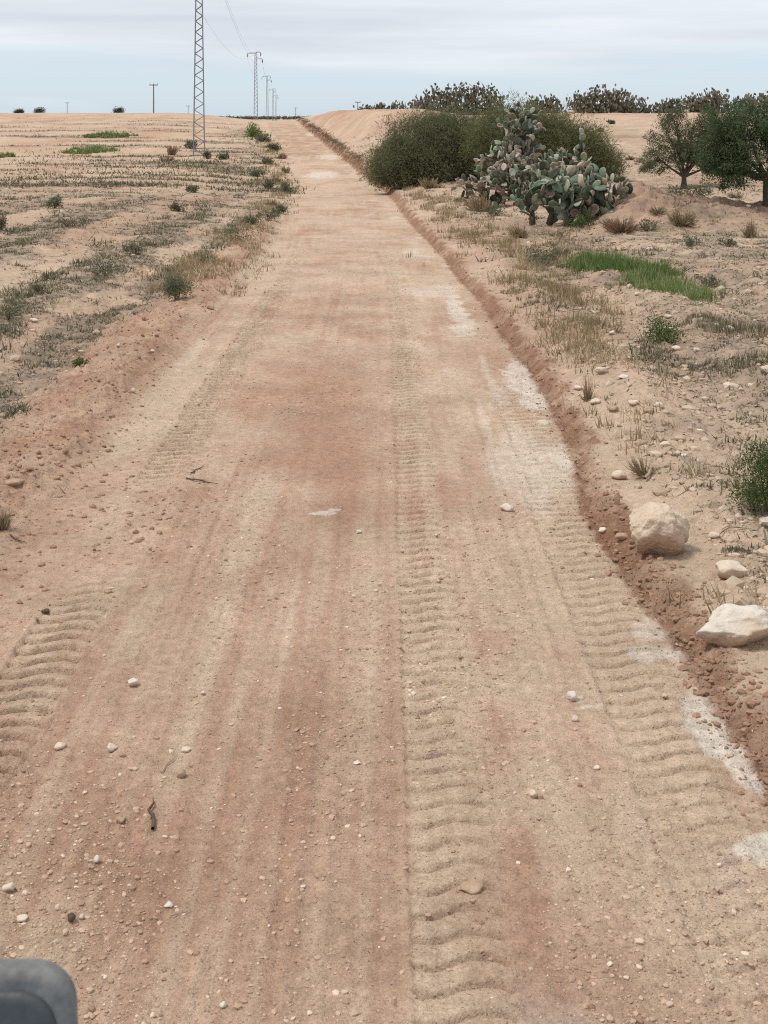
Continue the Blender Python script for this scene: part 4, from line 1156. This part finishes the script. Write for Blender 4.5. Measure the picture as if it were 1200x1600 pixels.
# ---------------------------------------------------------------- power line
T_H = 16.2
def lattice_tower(loc, rz, label, detail):
    t = thing('lattice_tower', loc, label, 'pylon', 'lattice towers of the power line', rz)
    def half(z): return .43 - (.43 - .19) * z / T_H
    z0 = -.3
    legs = [[(sx * half(z0), sy * half(z0), z0), (sx * half(T_H), sy * half(T_H), T_H)] for sx in (-1, 1) for sy in (-1, 1)]
    lw, bw = (.085, .05) if detail else (.11, .06)
    zs = [0.0]
    while zs[-1] < T_H - .4: zs.append(zs[-1] + max(.42, half(zs[-1]) * 1.25))
    zs[-1] = T_H
    bm_all = MB()
    for L_ in legs:
        if detail: link('leg', MB().bar(*L_, lw).mesh('leg'), M_STEEL, t)
        else: bm_all.bar(*L_, lw)
    for f in range(4):
        for i in range(len(zs) - 1):
            za, zb = zs[i], zs[i + 1]
            s = 1 if (i + f) % 2 else -1
            a, b = half(za), half(zb)
            if f == 0: q = ((-s * a, -a, za), (s * b, -b, zb))
            elif f == 1: q = ((a, -s * a, za), (b, s * b, zb))
            elif f == 2: q = ((-s * a, a, za), (s * b, b, zb))
            else: q = ((-a, -s * a, za), (-b, s * b, zb))
            if detail: link('brace', MB().bar(*q, bw).mesh('brace'), M_STEEL, t)
            else: bm_all.bar(*q, bw)
    if not detail: link('mast', bm_all.mesh('mast'), M_STEEL, t)
    tips = []
    for (dx, z) in ((-1.9, T_H - .35), (1.1, T_H - .1), (1.5, T_H - 1.6)):
        s = 1 if dx > 0 else -1
        m = MB().bar((0, -.2, z), (dx, 0, z), .09).bar((0, .2, z), (dx, 0, z), .09).bar((s * .15, 0, z + .35), (dx, 0, z), .07)
        link('crossarm', m.mesh('crossarm'), M_STEEL, t)
        ins = MB().tube([(dx, 0, z), (dx, 0, z - .2), (dx, 0, z - .2), (dx, 0, z - .8), (dx, 0, z - .8), (dx, 0, z - .95)], [.03, .03, .11, .11, .03, .03], 8)
        link('insulator', ins.mesh('insulator', False), M_INSUL, t)
        tips.append(Vector((dx, 0, z - .95)))
    link('concrete_base', MB().box((-.7, -.7, -.8), (.7, .7, .07)).mesh('concrete_base'), M_CONCRETE, t)
    R = Euler((0, 0, rz)).to_matrix()
    return [R @ v + Vector(loc) for v in tips]

p1 = at(311, 243)
tower_tips = []
labs = ['tall steel lattice tower standing in the left field, cut by the top of the view', 'second lattice tower of the line, past the crest with its two arms showing', 'third lattice tower of the line, thin against the sky right of the second',
        'fourth lattice tower of the line, tiny above the road crest', 'farthest and smallest lattice tower above the road crest']
dirx = -0.0765
for i, d in enumerate((p1.y, 287, 461, 667, 860)):
    x_ = p1.x + dirx * (d - p1.y)
    zz = float(heights(np.array([x_]), np.array([d]))[0][0]) if i < 2 else 1.9 - .1 * i
    if i >= 2: zz = min(zz, 2.2) if zz > 0 else zz
    tower_tips.append(lattice_tower((x_, d, zz), math.radians(4.4 + (3 if i == 0 else 0)), labs[i], i == 0))
for a in range(4):
    for k in range(3):
        A, B = tower_tips[a][k], tower_tips[a + 1][k]
        pts = []
        for j in range(25):
            t = j / 24
            q = A.lerp(B, t); q.z -= 2.6 * 4 * t * (1 - t)
            pts.append(q)
        rad = .009 if a == 0 else .012
        o = link('power_cable', MB().tube(pts, rad, 4).mesh('power_cable'), M_CABLE)
        side = ('left arm', 'upper right arm', 'lower right arm')[k]
        tag(o, f'thin cable from the {side} of the {("tall near", "second", "third", "fourth")[a]} lattice tower to the next', 'cable', 'cables of the power line')

def tpole(px, top, d, w, label, wood=True):
    x_ = (px - 600) / F_PX * d
    zt = CAM_H + (HOR - top) / F_PX * d
    g = ground_z(x_, d)
    t = thing('utility_pole', (x_, d, g), label, 'pole', 'utility poles on the skyline')
    H_ = zt - g
    r = w / F_PX * d / 2
    link('pole', MB().tube([(0, 0, -.5), (0, 0, H_)], [r * 1.25, r * .85], 8).mesh('pole', True), M_POLE, t)
    a = 3.2 * r * 2
    link('crossarm', MB().box((-a, -r * .5, H_ - r * 2.6), (a, r * .5, H_ - r * 1.2)).mesh('crossarm'), M_POLE, t)
    for s in (-.9, 0.05, .9):
        link('insulator', MB().tube([(s * a, 0, H_ - r * 1.25), (s * a, 0, H_ + r * .9)], r * .4, 6).mesh('insulator'), M_INSUL, t)
tpole(240, 131, 330, 2.0, 'dark T-shaped utility pole alone on the left skyline')
tpole(105, 160, 420, .9, 'tiny faint utility pole on the skyline at the far left')
tpole(294, 165, 420, .9, 'tiny faint utility pole on the skyline left of the tall tower')
tpole(559, 159, 300, 1.3, 'small utility pole poking up over the left end of the earth mound')
tpole(462, 168, 520, .8, 'tiny faint utility pole above the road crest')

# ---------------------------------------------------------------- rocks
def rock_mesh(seed, dims, cuts=7, sub=4, rough=.05, round_=.86):
    rb = random.Random(seed)
    bm = bmesh.new(); bmesh.ops.create_icosphere(bm, subdivisions=sub, radius=1)
    V = np.array([v.co[:] for v in bm.verts]); Fc = np.array([[v.index for v in f.verts] for f in bm.faces]); bm.free()
    for i in range(cuts):
        n = np.array([rb.gauss(0, 1), rb.gauss(0, 1), rb.gauss(0, .8)]); n /= np.linalg.norm(n)
        o = rb.uniform(round_ - .22, round_)
        d = V @ n - o
        V = V - np.where(d > 0, d * .93, 0)[:, None] * n
    s = rb.uniform(0, 50)
    ln = noise(V[:, 0] * 1.3 + s, V[:, 1] * 1.3 + V[:, 2] * .9, seed) * .16 + noise(V[:, 0] * 4 + s, V[:, 1] * 4 + V[:, 2] * 3, seed + 1) * rough + noise(V[:, 0] * 11 + V[:, 2] * 7, V[:, 1] * 11 - V[:, 2] * 6 + s, seed + 2) * rough * .4
    V = V * (1 + ln)[:, None]
    lo, hi = V.min(0), V.max(0)
    V = (V - (lo + hi) / 2) / (hi - lo) * np.array(dims)
    return mesh_np('rock', V, Fc, True)

def rock(px, py, wpx, hpx, mat, label, seed, cuts=7, sub=3, sink=.18, rz=None, group='stones along the road', name='rock', cat='rock', depth=.9, round_=.86, tilt=0, rough=.05):
    p = at(px, py)
    sc = F_PX / p.y
    w = wpx / sc * (.86 if wpx < 30 else 1)
    # what shows of the height is the stone's side plus part of its top
    look = math.atan2(CAM_H - p.z, p.y)
    h = max(hpx / sc * .86 * (1 - .35 * math.sin(look)) / (1 - sink * .9), w * .3)
    me = rock_mesh(seed, (w, w * depth, h), cuts, sub, rough, round_)
    o = link(name, me, mat)
    yy = p.y + w * depth * .35
    o.location = (p.x, yy, ground_z(p.x, yy) + h * (.5 - sink))
    o.rotation_euler = (tilt, 0, random.Random(seed).uniform(-.3, .3) if rz is None else rz)
    return tag(o, label, cat, group)

rock(1037, 872, 98, 98, M_BOULDER, 'big rounded pinkish boulder at the right edge of the road', 21, 9, 5, .13, 0, None, 'boulder', 'boulder', .9, .88, 0, .09)
rock(1158, 1014, 130, 74, M_WHITE, 'large white wedge-shaped rock lying at the right edge of the view', 34, 9, 5, .14, .1, None, 'rock', 'rock', .75, .78, 0, .07)
rock(1147, 904, 48, 30, M_STONE, 'pale flat-topped rock between the boulder and the white wedge-shaped rock', 43, 9, 4, .16, 0, None)
rock(968, 750, 28, 18, M_STONE, 'pale egg-shaped stone beside the dead weed at the ditch', 52, 4, 4, .14, 0, None, round_=1.0)
RK = [  # px, py, w, h, material, label
    (1117, 840, 22, 12, M_STONE, 'pale stone on the bank just right of the big boulder'),
    (973, 846, 24, 14, M_DIRTY, 'flat brown slab leaning at the left foot of the big boulder'),
    (943, 834, 16, 10, M_WHITE, 'white stone at the road edge left of the big boulder'),
    (1070, 715, 18, 10, M_WHITE, 'white stone on the bank, straight above the big boulder'),
    (1040, 700, 20, 13, M_STONE, 'pale stone on the bank, above the white one'),
    (1030, 636, 22, 10, M_STONE, 'pale stone by the dark litter, topmost of three in a row'),
    (992, 634, 22, 9, M_STONE, 'pale stone in the middle of the row of three above the ditch'),
    (931, 632, 20, 10, M_STONE, 'pale stone at the left of the row of three above the ditch'),
    (958, 644, 22, 10, M_DIRTY, 'brownish flat stone below the row of three above the ditch'),
    (1057, 548, 17, 9, M_WHITE, 'bright white stone right below the low dark-leaved shrub'),
    (957, 523, 11, 8, M_WHITE, 'small white stone left of the low dark-leaved shrub'),
    (1015, 392, 12, 7, M_WHITE, 'white stone on the dark soil, upper end of the bright green grass'),
    (1121, 406, 8, 5, M_WHITE, 'little white stone on the dark soil below the earth bank'),
    (1140, 518, 24, 12, M_STONE, 'greyish stone among the grass clumps near the right edge'),
    (1045, 498, 14, 7, M_STONE, 'pale stone on pink soil just above the low dark-leaved shrub'),
    (997, 462, 12, 7, M_STONE, 'pale stone at the lower edge of the bright green grass'),
    (920, 416, 9, 6, M_WHITE, 'white stone in front of the bright green grass'),
    (940, 585, 24, 12, M_STONE, 'rounded pale stone in the rubble above the ditch'),
    (975, 592, 20, 8, M_WHITE, 'flat white stone in the rubble above the ditch, by the rounded one'),
    (905, 610, 20, 7, M_WHITE, 'long white stone on the lip of the ditch'),
    (1170, 328, 9, 6, M_WHITE, 'white stone at the foot of the right-edge olive tree'),
    (965, 790, 12, 30, M_DIRTY, 'upright brown stone standing in the ditch left of the big boulder'),
    (793, 800, 26, 14, M_WHITE, 'white chalky stone pressed into the road, level with the big boulder'),
    (894, 1096, 22, 20, M_WHITE, 'bright white stone with a chalk smear on the right side of the road'),
    (899, 1128, 14, 12, M_STONE, 'grey stone just below the bright white one on the road'),
    (207, 1074, 20, 16, M_WHITE, 'white stone on the left of the road, right of the deep wheel track'),
    (174, 1176, 20, 16, M_STONE, 'pale pointed stone on the left of the road, below the white one'),
    (92, 1172, 22, 13, M_STONE, 'pale stone beside the lower end of the deep wheel track'),
    (283, 1216, 18, 18, M_DIRTY, 'upright brown stone left of the road middle'),
    (290, 1176, 18, 10, M_STONE, 'small flat pale stone just above the upright brown one'),
    (317, 1086, 9, 10, M_WHITE, 'tiny white stone left of the road middle'),
    (150, 1350, 14, 16, M_WHITE, 'round white pebble alone on the reddish left half of the road'),
    (12, 1393, 22, 16, M_STONE, 'pinkish stone at the left edge, lowest but one'),
    (33, 1440, 22, 12, M_STONE, 'flat pale stone close to the left edge, above the grey vehicle panel'),
    (262, 1420, 16, 10, M_WHITE, 'white pebble on gravel, right of the dark clod'),
    (127, 1437, 10, 12, M_STONE, 'pale pebble touching the dark clod'),
    (90, 1422, 11, 12, M_STONE, 'pale pebble up left of the dark clod'),
    (188, 1288, 20, 12, M_DIRTY, 'brown stone on the reddish left half, beside the dark twig'),
    (834, 1246, 16, 14, M_STONE, 'pale stone, larger of a touching pair right of the middle wheel track'),
    (845, 1250, 10, 12, M_DIRTY, 'brown stone, smaller of a touching pair right of the middle wheel track'),
    (348, 1576, 13, 13, M_WHITE, 'round whitish pebble near the bottom of the view'),
    (561, 834, 10, 7, M_WHITE, 'tiny white pebble just below the flat chalk smear in mid-road'),
    (933, 1204, 13, 9, M_STONE, 'small pale stone on the right lane below the bright white stone'),
    (558, 1197, 14, 5, M_WHITE, 'thin white chip flat on the middle of the road'),
    (738, 1396, 38, 16, M_DIRTY, 'flat crumbling clod inside the middle wheel track'),
    (185, 545, 9, 7, M_STONE, 'pale pebble in the soil left of the road'),
    (208, 614, 8, 10, M_WHITE, 'white pebble at the left road edge'),
    (52, 505, 16, 8, M_WHITE, 'white stone beside the grey-green shrub at the left edge'),
    (328, 483, 15, 9, M_DIRTY, 'reddish clod at the left road edge, right of the dark green shrub'),
    (238, 552, 9, 7, M_STONE, 'pale pebble on the red ridge left of the road'),
    (207, 400, 10, 4, M_WHITE, 'flat white stone in the weed strip of the left field'),
    (205, 850, 8, 7, M_STONE, 'small pale pebble where the left wheel track fades'),
    (20, 760, 30, 14, M_DIRTY, 'rounded clod of red soil at the left edge of the view'),
    (780, 187, 12, 5, M_WHITE, ''),
]
for i, (px, py, w, h, m, lab) in enumerate(RK):
    if not lab: continue
    rock(px, py, w, h, m, lab, 200 + i * 3, 12 if w > 12 else 9, 3, .22, name='stone', cat='stone', round_=.80)
rock(110, 1442, 16, 16, M_DARKCLOD, 'dark clod among pale pebbles at the lower left', 601, 6, 3, .15, name='clod', cat='clod', group=None)
rock(72, 958, 12, 10, M_DARKCLOD, 'dark sprig-covered clod lying in the deep left wheel track', 605, 5, 3, .1, name='clod', cat='clod', group=None)
for k, (px, d, w, lab) in enumerate(((893, 119, 10, 'small white stone on the sandy ridge under the broad skyline prickly pear'), (1072, 118, 9, 'white stone on the ridge between the olive tree crowns'))):
    q = sky_pos(px, d)
    o = link('stone', rock_mesh(700 + k, (w / F_PX * d, .4, .35), 6, 2), M_WHITE); o.location = q + Vector((0, 0, .2)); tag(o, lab, 'stone', 'stones along the road')

# ---------------------------------------------------------------- twigs
def twig(px0, py0, px1, py1, label, mat, r=.006, fork=True, seed=1, lift=.006):
    a, b = at(px0, py0), at(px1, py1)
    rb = random.Random(seed)
    mb = MB()
    pts = []
    for j in range(6):
        q = a.lerp(b, j / 5) + Vector((rb.uniform(-1, 1), rb.uniform(-1, 1), 0)) * (b - a).length * .05
        q.z = ground_z(q.x, q.y) + lift + r
        pts.append(q)
    o0 = pts[0].copy()
    mb.tube([q - o0 for q in pts], [r, r * 1.1, r * .9, r * .8, r * .6, r * .3], 6)
    if fork:
        for k in (2, 3):
            d = (b - a).length * .3
            e = pts[k] + Vector((rb.uniform(-1, 1) * d, rb.uniform(-1, 1) * d, 0)); e.z = ground_z(e.x, e.y) + lift + r
            mb.tube([pts[k] - o0, (pts[k] + e) / 2 - o0, e - o0], [r * .7, r * .5, r * .2], 5)
    o = link('twig', mb.mesh('twig', True), mat); o.location = o0
    return tag(o, label, 'twig', 'twigs on the ground')
twig(292, 748, 338, 758, 'forked dark twig lying across the left lane of the road', M_TWIG, .007, True, 3)
twig(300, 740, 318, 728, 'short dark twig just above the forked one in the left lane', M_TWIG, .006, False, 4)
twig(237, 1300, 236, 1252, 'dark twig lying lengthwise at the lower left of the road', M_TWIG, .008, True, 5)
twig(250, 1212, 280, 1180, 'thin stalk by the upright brown stone, left of the road middle', M_PALEWOOD, .003, False, 6)
twig(1008, 752, 1024, 732, 'pale broken branch stub beside the dead weed at the ditch', M_PALEWOOD, .013, False, 7, .02)
twig(16, 838, 42, 850, 'dark root trailing from the dry tuft at the left edge', M_TWIG, .005, True, 8)
twig(270, 1434, 300, 1424, 'thin pale straw on the gravel right of the dark clod', M_PALEWOOD, .0025, False, 9)

# ---------------------------------------------------------------- panel of the vehicle the view is taken from
def vehicle_panel():
    d = 1.25
    k = (d + .05) / F_PX
    xr, zt = (121 - 600) * k, CAM_H - (1492 - HOR) * k
    t = thing('vehicle_panel', (xr - .22, d, zt - .30), 'dark grey plastic vehicle panel with rounded corner and paler rim, bottom left corner', 'vehicle part')
    def rounded(nm, x0, x1, y0, y1, z0, z1, bev, mat):
        bm = bmesh.new()
        bmesh.ops.create_cube(bm, size=1)
        for v in bm.verts:
            v.co = Vector(((x0 + x1) / 2 + v.co.x * (x1 - x0), (y0 + y1) / 2 + v.co.y * (y1 - y0), (z0 + z1) / 2 + v.co.z * (z1 - z0)))
            if v.co.z < (z0 + z1) / 2 and v.co.x > (x0 + x1) / 2: v.co.x += .012
        ed = [e for e in bm.edges if abs(e.verts[0].co.y - e.verts[1].co.y) > .01]
        bmesh.ops.bevel(bm, geom=ed, offset=bev, segments=8, affect='EDGES', profile=.5)
        ed = [e for e in bm.edges if len(e.link_faces) == 2 and e.calc_face_angle() > 1.0]
        bmesh.ops.bevel(bm, geom=ed, offset=.008, segments=4, affect='EDGES', profile=.5)
        me = bpy.data.meshes.new(nm); bm.to_mesh(me); bm.free()
        for p_ in me.polygons: p_.use_smooth = True
        return link(nm, me, mat, t)
    rounded('housing', -.22, .205, .012, .046, 0, .284, .035, M_PLASTIC)
    rounded('rim', -.225, .220, .02, .05, -.004, .300, .040, M_DUST)
    link('bracket', MB().tube([(-.1, .06, .03), (-.1, .06, -.3), (-.3, .0, -.55)], [.02, .02, .02], 10).mesh('bracket', True), M_PLASTIC, t)
vehicle_panel()
